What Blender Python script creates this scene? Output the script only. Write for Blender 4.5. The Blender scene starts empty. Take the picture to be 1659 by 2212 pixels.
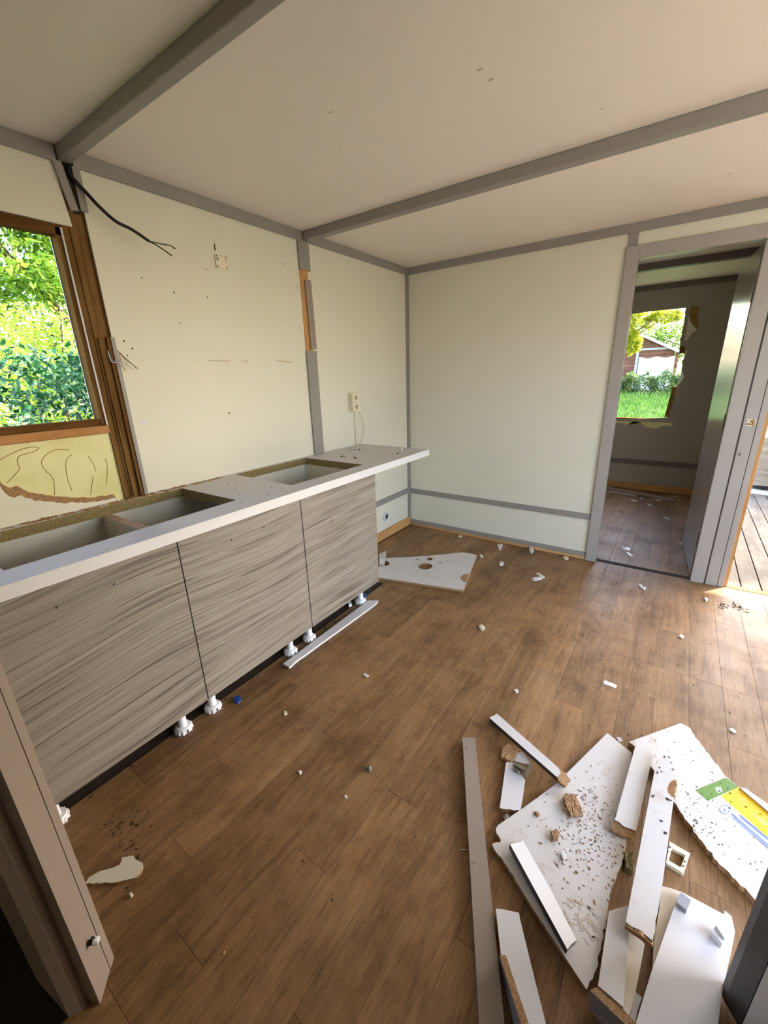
import bpy, bmesh, math, random
from mathutils import Vector, Matrix, Euler, noise
from mathutils.geometry import tessellate_polygon

random.seed(7)
scene = bpy.context.scene
COL = scene.collection

# ------------------------------------------------------------------ camera
W, H, F = 1659.0, 2212.0, 892.08
CAM = Vector((1.9835, -3.2176, 1.3713))
ROT = Euler((1.2521, 0.0299, 0.6077), 'XYZ')
cam_data = bpy.data.cameras.new('camera')
cam_data.sensor_fit = 'VERTICAL'
cam_data.sensor_height = 24.0
cam_data.lens = F / H * 24.0
cam_data.clip_start = 0.02
cam_data.clip_end = 400
cam = bpy.data.objects.new('camera', cam_data)
COL.objects.link(cam)
cam.location = CAM
cam.rotation_euler = ROT
scene.camera = cam

# ------------------------------------------------------------------ light
SUN_EL = math.radians(36)
SUN_AZ = Vector((0.62, 0.785, 0)).normalized()
world = bpy.data.worlds.new('sky_world')
scene.world = world
world.use_nodes = True
wn = world.node_tree
wn.nodes.clear()
wo = wn.nodes.new('ShaderNodeOutputWorld')
wb = wn.nodes.new('ShaderNodeBackground')
sky = wn.nodes.new('ShaderNodeTexSky')
sky.sky_type = 'NISHITA'
sky.sun_disc = False
sky.sun_elevation = SUN_EL
sky.sun_rotation = math.atan2(SUN_AZ.x, SUN_AZ.y)
sky.air_density = 1.0
sky.dust_density = 2.5
sky.ozone_density = 1.0
wb.inputs['Strength'].default_value = 0.55
wn.links.new(sky.outputs[0], wb.inputs['Color'])
wn.links.new(wb.outputs[0], wo.inputs['Surface'])

sun = bpy.data.lights.new('sun', 'SUN')
sun.energy = 5.5
sun.angle = math.radians(0.6)
sun.color = (1.0, 0.93, 0.82)
sun_o = bpy.data.objects.new('sun', sun)
COL.objects.link(sun_o)
sun_dir = Vector((SUN_AZ.x * math.cos(SUN_EL), SUN_AZ.y * math.cos(SUN_EL), math.sin(SUN_EL)))
sun_o.rotation_euler = sun_dir.to_track_quat('Z', 'Y').to_euler()
sun_o.location = (8, 10, 12)

vs = scene.view_settings
vs.view_transform = 'Standard'
vs.look = 'None'
vs.gamma = 1.0
vs.use_curve_mapping = False
vs.exposure = 2.0

# ------------------------------------------------------------------ helpers
RM = ROT.to_matrix()


def ray(px, py):
    return RM @ Vector(((px - W / 2) / F, -(py - H / 2) / F, -1.0))


def P(px, py, ax, v):
    """world point of a photo pixel on an axis plane"""
    d = ray(px, py)
    i = 'xyz'.index(ax)
    return CAM + d * ((v - CAM[i]) / d[i])


def PF(px, py, z=0.0):
    return P(px, py, 'z', z)


def link(name, me, mats, parent=None):
    o = bpy.data.objects.new(name, me)
    COL.objects.link(o)
    if not isinstance(mats, (list, tuple)):
        mats = [mats]
    for m in mats:
        me.materials.append(m)
    if parent is not None:
        o.parent = parent
        o.matrix_parent_inverse = parent.matrix_world.inverted() if False else Matrix.Translation(-parent.location)
    return o


def tag(o, label, cat=None, group=None, kind=None):
    o['label'] = label
    if cat:
        o['category'] = cat
    if group:
        o['group'] = group
    if kind:
        o['kind'] = kind
    return o


def empty(name, loc, label, cat, group=None, kind=None):
    o = bpy.data.objects.new(name, None)
    COL.objects.link(o)
    o.location = loc
    o.empty_display_size = 0.05
    return tag(o, label, cat, group, kind)


def pydata(name, verts, faces, mats, parent=None, fm=None, smooth=False):
    me = bpy.data.meshes.new(name)
    me.from_pydata([tuple(v) for v in verts], [], faces)
    if fm:
        for p, i in zip(me.polygons, fm):
            p.material_index = i
    if smooth:
        for p in me.polygons:
            p.use_smooth = True
    me.update()
    return link(name, me, mats, parent)


BOXF = [(0, 3, 2, 1), (4, 5, 6, 7), (0, 1, 5, 4), (1, 2, 6, 5), (2, 3, 7, 6), (3, 0, 4, 7)]


def boxv(lo, hi):
    (a, b, c), (d, e, f) = lo, hi
    return [(a, b, c), (d, b, c), (d, e, c), (a, e, c), (a, b, f), (d, b, f), (d, e, f), (a, e, f)]


def box(name, lo, hi, mat, parent=None, bevel=0.0, M=None):
    bm = bmesh.new()
    vs_ = [bm.verts.new(v) for v in boxv(lo, hi)]
    for f in BOXF:
        bm.faces.new([vs_[i] for i in f])
    if bevel > 0:
        bmesh.ops.bevel(bm, geom=bm.edges[:], offset=bevel, segments=2, affect='EDGES', profile=0.5)
    if M is not None:
        bm.transform(M)
    bmesh.ops.recalc_face_normals(bm, faces=bm.faces[:])
    me = bpy.data.meshes.new(name)
    bm.to_mesh(me)
    bm.free()
    return link(name, me, mat, parent)


def boxes(name, lst, mat, parent=None, bevel=0.0):
    bm = bmesh.new()
    for lo, hi in lst:
        b2 = bmesh.new()
        vs_ = [b2.verts.new(v) for v in boxv(lo, hi)]
        for f in BOXF:
            b2.faces.new([vs_[i] for i in f])
        if bevel > 0:
            bmesh.ops.bevel(b2, geom=b2.edges[:], offset=bevel, segments=1, affect='EDGES')
        t = bpy.data.meshes.new('t')
        b2.to_mesh(t)
        b2.free()
        bm.from_mesh(t)
        bpy.data.meshes.remove(t)
    bmesh.ops.recalc_face_normals(bm, faces=bm.faces[:])
    me = bpy.data.meshes.new(name)
    bm.to_mesh(me)
    bm.free()
    return link(name, me, mat, parent)


def plate(name, outer, holes, fmap, t0, t1, mats, parent=None, side_mat=None, bot_mat=None):
    """flat plate with holes; outer/holes 2-d loops; fmap(u,v,w)->world. w from t0 (back) to t1 (front)"""
    loops = [outer] + list(holes)
    flat = [p for l in loops for p in l]
    tris = tessellate_polygon([[Vector((p[0], p[1], 0)) for p in l] for l in loops])
    n = len(flat)
    verts = [fmap(p[0], p[1], t1) for p in flat] + [fmap(p[0], p[1], t0) for p in flat]
    faces, fm = [], []
    for t in tris:
        faces.append(tuple(t)); fm.append(0)
        faces.append(tuple(i + n for i in reversed(t))); fm.append(0 if bot_mat is None else bot_mat)
    k = 0
    for l in loops:
        m = len(l)
        for i in range(m):
            a, b = k + i, k + (i + 1) % m
            faces.append((a, b, b + n, a + n)); fm.append(0 if side_mat is None else side_mat)
        k += m
    o = pydata(name, verts, faces, mats, parent, fm)
    bm = bmesh.new()
    bm.from_mesh(o.data)
    bmesh.ops.recalc_face_normals(bm, faces=bm.faces[:])
    bm.to_mesh(o.data)
    bm.free()
    return o


def rough_loop(pts, torn, step=0.010, amp=0.0025, rnd=None):
    """subdivide and jitter torn edges of a 2-d loop; torn: set of edge indices or 'all'"""
    rnd = rnd or random
    out = []
    n = len(pts)
    for i in range(n):
        a, b = Vector(pts[i]), Vector(pts[(i + 1) % n])
        out.append(a)
        if torn == 'all' or i in torn:
            L = (b - a).length
            k = int(L / step)
            d = (b - a).normalized() if L > 1e-6 else Vector((1, 0))
            nn = Vector((-d.y, d.x))
            for j in range(1, k):
                out.append(a + (b - a) * (j / k) + nn * rnd.uniform(-amp, amp) + d * rnd.uniform(-.3, .3) * step)
    return [tuple(p) for p in out]


def board(name, pix, anchors, thick, mats, parent=None, torn=(), amp=0.0025, step=0.010, origin=None, holes=()):
    """board whose upper face runs through the pixels on a plane given by three (px,py,z)
    anchors; thick hangs below.  mats = [face, core]"""
    A, B, Cc = [PF(a[0], a[1], a[2]) for a in anchors]
    nrm = (B - A).cross(Cc - A).normalized()
    if nrm.z < 0:
        nrm = -nrm
    U = (B - A).normalized()
    V = nrm.cross(U)

    def up(p):
        d = ray(*p)
        t = (A - CAM).dot(nrm) / d.dot(nrm)
        w = CAM + d * t - A
        return (w.dot(U), w.dot(V))
    loop = [up(p) for p in pix]
    if torn:
        loop = rough_loop(loop, torn, step, amp)
    hl = [[up(p) for p in h] for h in holes]
    o = plate(name, loop, hl, lambda u, v, w: A + U * u + V * v + nrm * w, -thick, 0.0, mats, parent, side_mat=1 if len(mats) > 1 else None)
    o['_frame'] = [*A, *U, *V, *nrm]
    return o


def frame_of(o):
    f = o['_frame']
    A, U, V, N = Vector(f[0:3]), Vector(f[3:6]), Vector(f[6:9]), Vector(f[9:12])
    del o['_frame']

    def on(px, py, h=0.0):
        d = ray(px, py)
        return CAM + d * ((A + N * h - CAM).dot(N) / d.dot(N))
    return A, U, V, N, on


def tube(name, pts, r, mat, parent=None, res=8, taper=None, cap=True):
    pts = [Vector(p) for p in pts]
    verts, faces = [], []
    up = Vector((0, 0, 1))
    prev = None
    for i, p in enumerate(pts):
        t = (pts[min(i + 1, len(pts) - 1)] - pts[max(i - 1, 0)]).normalized()
        if prev is None:
            n = t.cross(up)
            if n.length < 1e-3:
                n = t.cross(Vector((1, 0, 0)))
            n.normalize()
        else:
            n = (prev - t * prev.dot(t)).normalized()
        prev = n
        b = t.cross(n)
        rr = r if taper is None else r * (1 + (taper - 1) * i / (len(pts) - 1))
        for k in range(res):
            a = 2 * math.pi * k / res
            verts.append(p + n * (rr * math.cos(a)) + b * (rr * math.sin(a)))
    for i in range(len(pts) - 1):
        for k in range(res):
            a, b_ = i * res + k, i * res + (k + 1) % res
            faces.append((a, b_, b_ + res, a + res))
    if cap:
        faces.append(tuple(reversed(range(res))))
        faces.append(tuple(range(len(verts) - res, len(verts))))
    return pydata(name, verts, faces, mat, parent, smooth=True)


def smooth_path(pts, k=6):
    pts = [Vector(p) for p in pts]
    out = []
    for i in range(len(pts) - 1):
        p0, p1, p2, p3 = pts[max(i - 1, 0)], pts[i], pts[i + 1], pts[min(i + 2, len(pts) - 1)]
        for j in range(k):
            t = j / k
            out.append(0.5 * ((2 * p1) + (p2 - p0) * t + (2 * p0 - 5 * p1 + 4 * p2 - p3) * t * t + (3 * p1 - p0 - 3 * p2 + p3) * t ** 3))
    out.append(pts[-1])
    return out


def lathe(name, prof, axis_o, axis_d, mat, parent=None, res=20, smooth=True, fm=None):
    """profile of (radius, height) revolved around axis"""
    d = Vector(axis_d).normalized()
    n = d.orthogonal().normalized()
    b = d.cross(n)
    o_ = Vector(axis_o)
    verts, faces = [], []
    for r, h in prof:
        for k in range(res):
            a = 2 * math.pi * k / res
            verts.append(o_ + d * h + (n * math.cos(a) + b * math.sin(a)) * r)
    for i in range(len(prof) - 1):
        for k in range(res):
            a, b_ = i * res + k, i * res + (k + 1) % res
            faces.append((a, b_, b_ + res, a + res))
    faces.append(tuple(reversed(range(res))))
    faces.append(tuple(range(len(verts) - res, len(verts))))
    ob = pydata(name, verts, faces, mat, parent)
    bm = bmesh.new(); bm.from_mesh(ob.data)
    bmesh.ops.recalc_face_normals(bm, faces=bm.faces[:])
    bm.to_mesh(ob.data); bm.free()
    if smooth:
        for p in ob.data.polygons:
            p.use_smooth = len(p.vertices) == 4
        try:
            ob.data.set_sharp_from_angle(angle=math.radians(40))
        except Exception:
            pass
    return ob


# ------------------------------------------------------------------ materials
def srgb(r, g, b):
    f = lambda c: (c / 12.92 if c <= 0.04045 else ((c + 0.055) / 1.055) ** 2.4)
    return (f(r / 255), f(g / 255), f(b / 255), 1.0)


class NT:
    def __init__(self, name):
        self.m = bpy.data.materials.new(name)
        self.m.use_nodes = True
        self.t = self.m.node_tree
        self.t.nodes.clear()
        self.out = self.n('ShaderNodeOutputMaterial')
        self.b = self.n('ShaderNodeBsdfPrincipled')
        self.l(self.b.outputs[0], self.out.inputs['Surface'])

    def n(self, k, **kw):
        nd = self.t.nodes.new(k)
        for a, v in kw.items():
            setattr(nd, a, v)
        return nd

    def l(self, a, b):
        self.t.links.new(a, b)

    def coord(self, kind='Object', scale=(1, 1, 1), rot=(0, 0, 0)):
        tc = self.n('ShaderNodeTexCoord')
        mp = self.n('ShaderNodeMapping')
        mp.inputs['Scale'].default_value = scale
        mp.inputs['Rotation'].default_value = rot
        self.l(tc.outputs[kind], mp.inputs['Vector'])
        return mp.outputs[0]

    def noise(self, vec, scale, detail=4, rough=0.55, dist=0.0):
        nz = self.n('ShaderNodeTexNoise')
        nz.inputs['Scale'].default_value = scale
        nz.inputs['Detail'].default_value = detail
        nz.inputs['Roughness'].default_value = rough
        nz.inputs['Distortion'].default_value = dist
        self.l(vec, nz.inputs['Vector'])
        return nz.outputs['Fac']

    def ramp(self, fac, stops, interp='LINEAR'):
        r = self.n('ShaderNodeValToRGB')
        r.color_ramp.interpolation = interp
        el = r.color_ramp.elements
        while len(el) < len(stops):
            el.new(0.5)
        for e, (p, c) in zip(el, stops):
            e.position = p
            e.color = c
        self.l(fac, r.inputs['Fac'])
        return r.outputs['Color']

    def mix(self, fac, a, b, mode='MIX'):
        m = self.n('ShaderNodeMix', data_type='RGBA', blend_type=mode)
        for s, v in ((0, fac), (6, a), (7, b)):
            if hasattr(v, 'is_linked'):
                self.l(v, m.inputs[s])
            else:
                m.inputs[s].default_value = v
        return m.outputs[2]

    def bump(self, h, strength=0.2, dist=0.002):
        b = self.n('ShaderNodeBump')
        b.inputs['Strength'].default_value = strength
        b.inputs['Distance'].default_value = dist
        self.l(h, b.inputs['Height'])
        self.l(b.outputs[0], self.b.inputs['Normal'])

    def fin(self, col=None, rough=0.5, metal=0.0, spec=None):
        if col is not None:
            if hasattr(col, 'is_linked'):
                self.l(col, self.b.inputs['Base Color'])
            else:
                self.b.inputs['Base Color'].default_value = col
        if hasattr(rough, 'is_linked'):
            self.l(rough, self.b.inputs['Roughness'])
        else:
            self.b.inputs['Roughness'].default_value = rough
        self.b.inputs['Metallic'].default_value = metal
        if spec is not None:
            self.b.inputs['Specular IOR Level'].default_value = spec
        return self.m


def plain(name, c, rough=0.5, metal=0.0, var=0.06, scale=12, bump=0.0, bscale=200):
    k = NT(name)
    v = k.coord('Object')
    f = k.noise(v, scale, 4)
    lo = tuple(x * (1 - var) for x in c[:3]) + (1,)
    hi = tuple(min(1, x * (1 + var)) for x in c[:3]) + (1,)
    col = k.ramp(f, [(0.3, lo), (0.7, hi)])
    if bump:
        k.bump(k.noise(v, bscale, 2), bump, 0.001)
    return k.fin(col, rough, metal)


M = {}


def wall_mat(name, c, spec_rough=0.45):
    k = NT(name)
    v = k.coord('Object')
    big = k.noise(v, 1.3, 3)
    fine = k.noise(v, 260, 2)
    col = k.ramp(big, [(0.3, tuple(x * 0.96 for x in c[:3]) + (1,)), (0.75, c)])
    sm = k.noise(k.coord('Object', (1, 1, .35)), 5.0, 5, 0.7)
    st = k.ramp(sm, [(0.66, (1, 1, 1, 1)), (0.85, (0.93, 0.91, 0.87, 1))])
    col = k.mix(1.0, col, st, 'MULTIPLY')
    k.bump(fine, 0.12, 0.0006)
    return k.fin(col, spec_rough)


M['wall'] = wall_mat('wall_panel_paint', srgb(224, 220, 204))
M['ceil'] = wall_mat('ceiling_panel_paint', srgb(240, 230, 220), 0.55)
M['wallshade'] = wall_mat('wall_paint_shaded', srgb(160, 154, 143))  # wall paint with the dim bedroom's shade put into its colour
M['trim'] = plain('grey_trim_paint', srgb(146, 140, 135), 0.42, var=0.05, scale=6, bump=0.15)
M['trimshade'] = plain('grey_trim_paint_shaded', srgb(104, 95, 92), 0.5, var=0.05, scale=6)  # trim grey darkened to carry the shade of the unlit bedroom
M['casing'] = plain('grey_casing_paint', srgb(164, 158, 153), 0.36, var=0.04, scale=5, bump=0.1)
M['leaf'] = plain('grey_door_gloss', srgb(150, 144, 138), 0.2, var=0.03, scale=3, bump=0.05, bscale=60)
M['jamb'] = plain('taupe_jamb_paint', srgb(150, 136, 126), 0.45, var=0.04, scale=5, bump=0.1)
M['white'] = plain('white_laminate', srgb(216, 215, 217), 0.33, var=0.03, scale=9)
M['dirtywhite'] = None
M['cream'] = plain('cream_laminate', srgb(222, 214, 198), 0.4, var=0.04, scale=8)
M['plastic'] = plain('white_plastic', srgb(236, 238, 242), 0.3, var=0.02)
M['ivory'] = plain('ivory_plastic', srgb(232, 222, 198), 0.35, var=0.03)
M['black'] = plain('black_rubber', srgb(16, 16, 17), 0.5, var=0.1)
M['darkgrey'] = plain('dark_grey_metal', srgb(66, 67, 68), 0.34, 0.0, var=0.12, scale=30)
M['steel'] = plain('dull_steel', srgb(150, 148, 140), 0.35, 0.9, var=0.15, scale=40)
M['foil'] = plain('crumpled_foil', srgb(205, 205, 200), 0.35, 0.3, var=0.25, scale=60, bump=1.0, bscale=60)
M['print'] = plain('dusty_print', srgb(196, 187, 174), 0.7)
M['blue'] = plain('blue_plastic', srgb(22, 70, 150), 0.4)
M['green_wire'] = plain('green_wire', srgb(70, 90, 50), 0.5)
M['yellow_wire'] = plain('yellow_wire', srgb(190, 180, 90), 0.5)
M['residue'] = plain('glue_residue', srgb(188, 170, 140), 0.8)
M['dirtshade'] = plain('dark_dirt_and_shade', srgb(48, 38, 30), 0.9, var=0.3, scale=60)  # dirt colour; also paints the shade in the trim gap
M['sheet'] = plain('white_tarpaulin', srgb(235, 235, 232), 0.5, var=0.05, scale=2)
M['pinboard'] = plain('grey_face_laminate', srgb(150, 152, 160), 0.4)
M['green_print'] = plain('sticker_green', srgb(96, 138, 54), 0.4, var=0.05)
M['yellow_print'] = plain('sticker_yellow', srgb(236, 190, 22), 0.4, var=0.05)
M['blue_print'] = plain('sticker_blue', srgb(120, 140, 200), 0.4, var=0.05)
M['white_print'] = plain('sticker_white', srgb(236, 236, 240), 0.4, var=0.02)


def dirty(name, c, amt=0.55):
    k = NT(name)
    v = k.coord('Object')
    col = k.ramp(k.noise(v, 5, 4), [(0.3, tuple(x * .95 for x in c[:3]) + (1,)), (0.7, c)])
    d = k.ramp(k.noise(v, 14, 8, 0.75), [(amt, (1, 1, 1, 1)), (amt + .18, (0.72, 0.62, 0.5, 1))])
    col = k.mix(1.0, col, d, 'MULTIPLY')
    return k.fin(col, 0.42)


M['dirtywhite'] = dirty('dusty_white_laminate', srgb(214, 211, 209))
M['dirtytop'] = dirty('worktop_laminate', srgb(206, 203, 204), 0.7)


def particle(name, a, b, c):
    k = NT(name)
    v = k.coord('Object', (1, 1, 1))
    f = k.noise(v, 160, 5, 0.7)
    g = k.noise(v, 420, 3, 0.6)
    col = k.ramp(f, [(0.3, a), (0.5, b), (0.68, c)])
    col = k.mix(0.5, col, k.ramp(g, [(0.35, a), (0.6, c)]))
    k.bump(f, 0.8, 0.004)
    return k.fin(col, 0.85)


M['chip'] = particle('raw_particle_board', srgb(92, 62, 36), srgb(160, 118, 78), srgb(208, 170, 124))
M['chipgreen'] = particle('old_particle_board', srgb(70, 58, 30), srgb(128, 108, 64), srgb(176, 158, 110))
M['chippale'] = particle('pale_particle_board', srgb(150, 118, 96), srgb(192, 160, 138), srgb(214, 190, 170))


def wood(name, cols, scale=1.0, axis='z', rough=0.6, streak=18):
    k = NT(name)
    s = {'x': (.06, 1, 1), 'y': (1, .06, 1), 'z': (1, 1, .06)}[axis]
    v = k.coord('Object', tuple(q * scale for q in s))
    f = k.noise(v, streak, 6, 0.65, 0.6)
    g = k.noise(v, streak * 7, 3)
    big = k.noise(k.coord('Object'), 3.0, 3)
    col = k.ramp(f, list(zip([0.25, 0.5, 0.75], cols)))
    col = k.mix(0.35, col, k.ramp(g, [(0.3, cols[0]), (0.7, cols[2])]))
    col = k.mix(1.0, col, k.ramp(big, [(0.3, (0.78, 0.78, 0.78, 1)), (0.65, (1, 1, 1, 1))]), 'MULTIPLY')
    k.bump(g, 0.3, 0.001)
    return k.fin(col, rough, spec=0.0)


M['stud'] = wood('old_brown_stud', [srgb(72, 49, 27), srgb(124, 92, 54), srgb(158, 124, 80)], 1, 'z', 0.75)
M['studdark'] = wood('dark_brown_batten', [srgb(62, 40, 22), srgb(110, 76, 44), srgb(140, 102, 62)], 1, 'y', 0.75)
M['studz'] = wood('brown_reveal_board', [srgb(70, 46, 24), srgb(122, 88, 48), srgb(150, 112, 66)], 1, 'z', 0.75)
M['batten'] = wood('orange_pine_batten', [srgb(150, 98, 56), srgb(196, 142, 92), srgb(216, 168, 118)], 1, 'y', 0.7)
M['pine'] = wood('pine_edge', [srgb(168, 116, 66), srgb(206, 156, 100), srgb(224, 180, 128)], 1, 'z', 0.7)
M['pinex'] = wood('pine_skirting', [srgb(168, 116, 66), srgb(206, 156, 100), srgb(224, 180, 128)], 1, 'x', 0.7)
M['piney'] = wood('pine_skirting_y', [srgb(168, 116, 66), srgb(206, 156, 100), srgb(224, 180, 128)], 1, 'y', 0.7)
M['shed'] = wood('brown_shed_plank', [srgb(80, 48, 36), srgb(128, 86, 68), srgb(150, 106, 86)], 1, 'x', 0.8, 8)


def floor_mat():
    k = NT('vinyl_oak_plank')
    oi = k.n('ShaderNodeObjectInfo')
    tc = k.n('ShaderNodeTexCoord')
    geo = k.n('ShaderNodeNewGeometry')
    mp = k.n('ShaderNodeMapping')
    mp.inputs['Scale'].default_value = (1, 0.09, 1)
    off = k.n('ShaderNodeVectorMath', operation='SCALE')
    off.inputs[0].default_value = (13.0, 7.0, 3.0)
    k.l(oi.outputs['Random'], off.inputs['Scale'])
    add = k.n('ShaderNodeVectorMath', operation='ADD')
    k.l(geo.outputs['Position'], mp.inputs['Vector'])
    k.l(mp.outputs[0], add.inputs[0])
    k.l(off.outputs[0], add.inputs[1])
    f = k.noise(add.outputs[0], 26, 6, 0.62, 0.7)
    g = k.noise(add.outputs[0], 190, 3, 0.6)
    base = k.ramp(f, [(0.30, srgb(102, 74, 47)), (0.5, srgb(146, 110, 73)), (0.70, srgb(168, 132, 92))])
    base = k.mix(0.42, base, k.ramp(g, [(0.3, srgb(98, 69, 42)), (0.62, srgb(166, 128, 88))]))
    tone = k.ramp(oi.outputs['Random'], [(0.0, (0.74, 0.73, 0.71, 1)), (0.5, (0.94, 0.95, 0.95, 1)), (1.0, (1.08, 1.09, 1.09, 1))])
    base = k.mix(1.0, base, tone, 'MULTIPLY')
    dirt = k.noise(geo.outputs['Position'], 4.2, 8, 0.7)
    base = k.mix(1.0, base, k.ramp(dirt, [(0.36, (0.68, 0.65, 0.62, 1)), (0.55, (1, 1, 1, 1))]), 'MULTIPLY')
    dust = k.noise(geo.outputs['Position'], 2.3, 6, 0.7)
    base = k.mix(k.ramp(dust, [(0.55, (0, 0, 0, 1)), (0.8, (0.28, 0.28, 0.28, 1))]), base, srgb(176, 150, 124))
    rr = k.ramp(dirt, [(0.3, (0.62, 0.62, 0.62, 1)), (0.7, (0.42, 0.42, 0.42, 1))])
    k.bump(g, 0.12, 0.0006)
    return k.fin(base, rr, spec=0.4)


M['floor'] = floor_mat()


def door_wood():
    k = NT('grey_wavy_wood_laminate')
    v = k.coord('Object', (1, .22, 1))
    d = k.noise(k.coord('Object', (1, 1.0, 1)), 1.7, 0)
    # slope and wave of the grain
    sep = k.n('ShaderNodeSeparateXYZ')
    tc = k.n('ShaderNodeTexCoord')
    k.l(tc.outputs['Object'], sep.inputs[0])
    m1 = k.n('ShaderNodeMath', operation='MULTIPLY'); m1.inputs[1].default_value = 0.10
    k.l(d, m1.inputs[0])
    m2 = k.n('ShaderNodeMath', operation='ADD')
    k.l(sep.outputs['Z'], m2.inputs[0]); k.l(m1.outputs[0], m2.inputs[1])
    m3 = k.n('ShaderNodeMath', operation='MULTIPLY'); m3.inputs[1].default_value = -0.04
    k.l(sep.outputs['Y'], m3.inputs[0])
    m4 = k.n('ShaderNodeMath', operation='ADD')
    k.l(m2.outputs[0], m4.inputs[0]); k.l(m3.outputs[0], m4.inputs[1])
    ys = k.n('ShaderNodeMath', operation='MULTIPLY'); ys.inputs[1].default_value = 0.022
    k.l(sep.outputs['Y'], ys.inputs[0])
    cb = k.n('ShaderNodeCombineXYZ')
    k.l(ys.outputs[0], cb.inputs[1]); k.l(m4.outputs[0], cb.inputs[2])
    a = k.noise(cb.outputs[0], 42, 3, 0.6)
    b = k.noise(cb.outputs[0], 120, 4, 0.6)
    c = k.noise(cb.outputs[0], 95, 2, 0.5)
    col = k.ramp(a, [(0.28, srgb(98, 88, 79)), (0.46, srgb(132, 123, 113)), (0.7, srgb(154, 146, 136))])
    col = k.mix(0.45, col, k.ramp(b, [(0.3, srgb(98, 89, 80)), (0.65, srgb(160, 152, 142))]))
    col = k.mix(1.0, col, k.ramp(c, [(0.33, (0.46, 0.42, 0.39, 1)), (0.45, (1, 1, 1, 1))]), 'MULTIPLY')
    k.bump(b, 0.08, 0.0005)
    return k.fin(col, 0.42)


M['doorwood'] = door_wood()


def foam_mat():
    k = NT('yellow_foam')
    v = k.coord('Object')
    col = k.ramp(k.noise(v, 6, 5), [(0.3, srgb(218, 212, 150)), (0.7, srgb(236, 231, 178))])
    w = k.noise(v, 22, 8, 0.8)
    col = k.mix(1.0, col, k.ramp(w, [(0.66, (1, 1, 1, 1)), (0.8, (0.7, 0.6, 0.35, 1))]), 'MULTIPLY')
    return k.fin(col, 0.8)


M['foam'] = foam_mat()
M['foamdark'] = plain('aged_foam', srgb(146, 116, 62), 0.9, var=0.25, scale=30)
M['crack'] = plain('brown_crack', srgb(160, 134, 78), 0.9, var=0.2, scale=40)


def deck_mat():
    k = NT('weathered_deck_board')
    v = k.coord('Object', (1, .1, 1))
    f = k.noise(v, 18, 6, 0.7)
    bl = k.noise(k.coord('Object'), 5, 6, 0.7)
    col = k.ramp(f, [(0.3, srgb(84, 77, 68)), (0.7, srgb(134, 125, 111))])
    col = k.mix(1.0, col, k.ramp(bl, [(0.35, (0.7, 0.66, 0.6, 1)), (0.6, (1, 1, 1, 1))]), 'MULTIPLY')
    return k.fin(col, 0.8)


M['deck'] = deck_mat()
M['paving'] = plain('pale_paving', srgb(158, 153, 144), 0.9, var=0.12, scale=4)


def leaf_mat(name, stops, trans=0.45, scale=3.0):
    k = NT(name)
    geo = k.n('ShaderNodeNewGeometry')
    f = k.noise(geo.outputs['Position'], scale, 3, 0.6)
    g = k.noise(geo.outputs['Position'], 23, 2)
    ad = k.n('ShaderNodeMath', operation='MULTIPLY_ADD')
    ad.inputs[1].default_value = 0.5
    k.l(g, ad.inputs[0])
    m5 = k.n('ShaderNodeMath', operation='MULTIPLY'); m5.inputs[1].default_value = 0.5
    k.l(f, m5.inputs[0]); k.l(m5.outputs[0], ad.inputs[2])
    col = k.ramp(ad.outputs[0], list(zip([0.35, 0.5, 0.65], stops)))
    k.fin(col, 0.5)
    tr = k.n('ShaderNodeBsdfTranslucent')
    k.l(col, tr.inputs['Color'])
    mx = k.n('ShaderNodeMixShader')
    mx.inputs[0].default_value = trans
    k.l(k.b.outputs[0], mx.inputs[1]); k.l(tr.outputs[0], mx.inputs[2])
    k.l(mx.outputs[0], k.out.inputs['Surface'])
    return k.m


M['leafdark'] = leaf_mat('dark_green_leaf', [srgb(14, 44, 24), srgb(32, 80, 40), srgb(74, 124, 68)], 0.25)
M['leaflime'] = leaf_mat('lime_leaf', [srgb(92, 126, 34), srgb(152, 176, 60), srgb(206, 214, 110)], 0.5)
M['leafmid'] = leaf_mat('mid_green_leaf', [srgb(54, 92, 24), srgb(96, 134, 36), srgb(160, 178, 60)], 0.5)
M['leafhedge'] = leaf_mat('hedge_leaf', [srgb(28, 56, 24), srgb(58, 92, 34), srgb(138, 158, 56)], 0.35)
M['leafyellow'] = leaf_mat('yellow_green_leaf', [srgb(110, 128, 22), srgb(164, 168, 36), srgb(204, 202, 70)], 0.55)
M['grass'] = leaf_mat('grass_blade', [srgb(48, 84, 32), srgb(78, 116, 44), srgb(112, 140, 62)], 0.35)
M['bark'] = plain('brown_bark', srgb(74, 58, 44), 0.9, var=0.3, scale=20, bump=0.6, bscale=30)


def ground_mat():
    k = NT('lawn_soil')
    geo = k.n('ShaderNodeNewGeometry')
    f = k.noise(geo.outputs['Position'], 1.2, 8, 0.7)
    col = k.ramp(f, [(0.35, srgb(104, 92, 62)), (0.48, srgb(74, 94, 44)), (0.7, srgb(94, 118, 54))])
    return k.fin(col, 0.95)


M['ground'] = ground_mat()

CEIL = 2.187
ROOF_Y = 2.27
# ================================================================== SETTING
# ---- floor: subfloor + planks
fl = empty('floor', (0, 0, 0), 'brown oak-look plank floor with dust and crumbs', 'floor', kind='structure')
box('subfloor', (-.05, -4.6, -.09), (3.95, 0.06, -.0035), M['dirtshade'], fl)
box('subfloor', (-.05, 0.06, -.09), (2.39, 2.37, -.0035), M['dirtshade'], fl)
PW, PL = 0.1225, 0.985
known = {0: -.70, -1: -1.02, 1: -.39, 3: -1.10, -3: -.90, -4: -.647, 2: -.95, 4: -.62, -2: -.33, 5: -.25, -5: -.20}
pm_cache = {}


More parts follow.
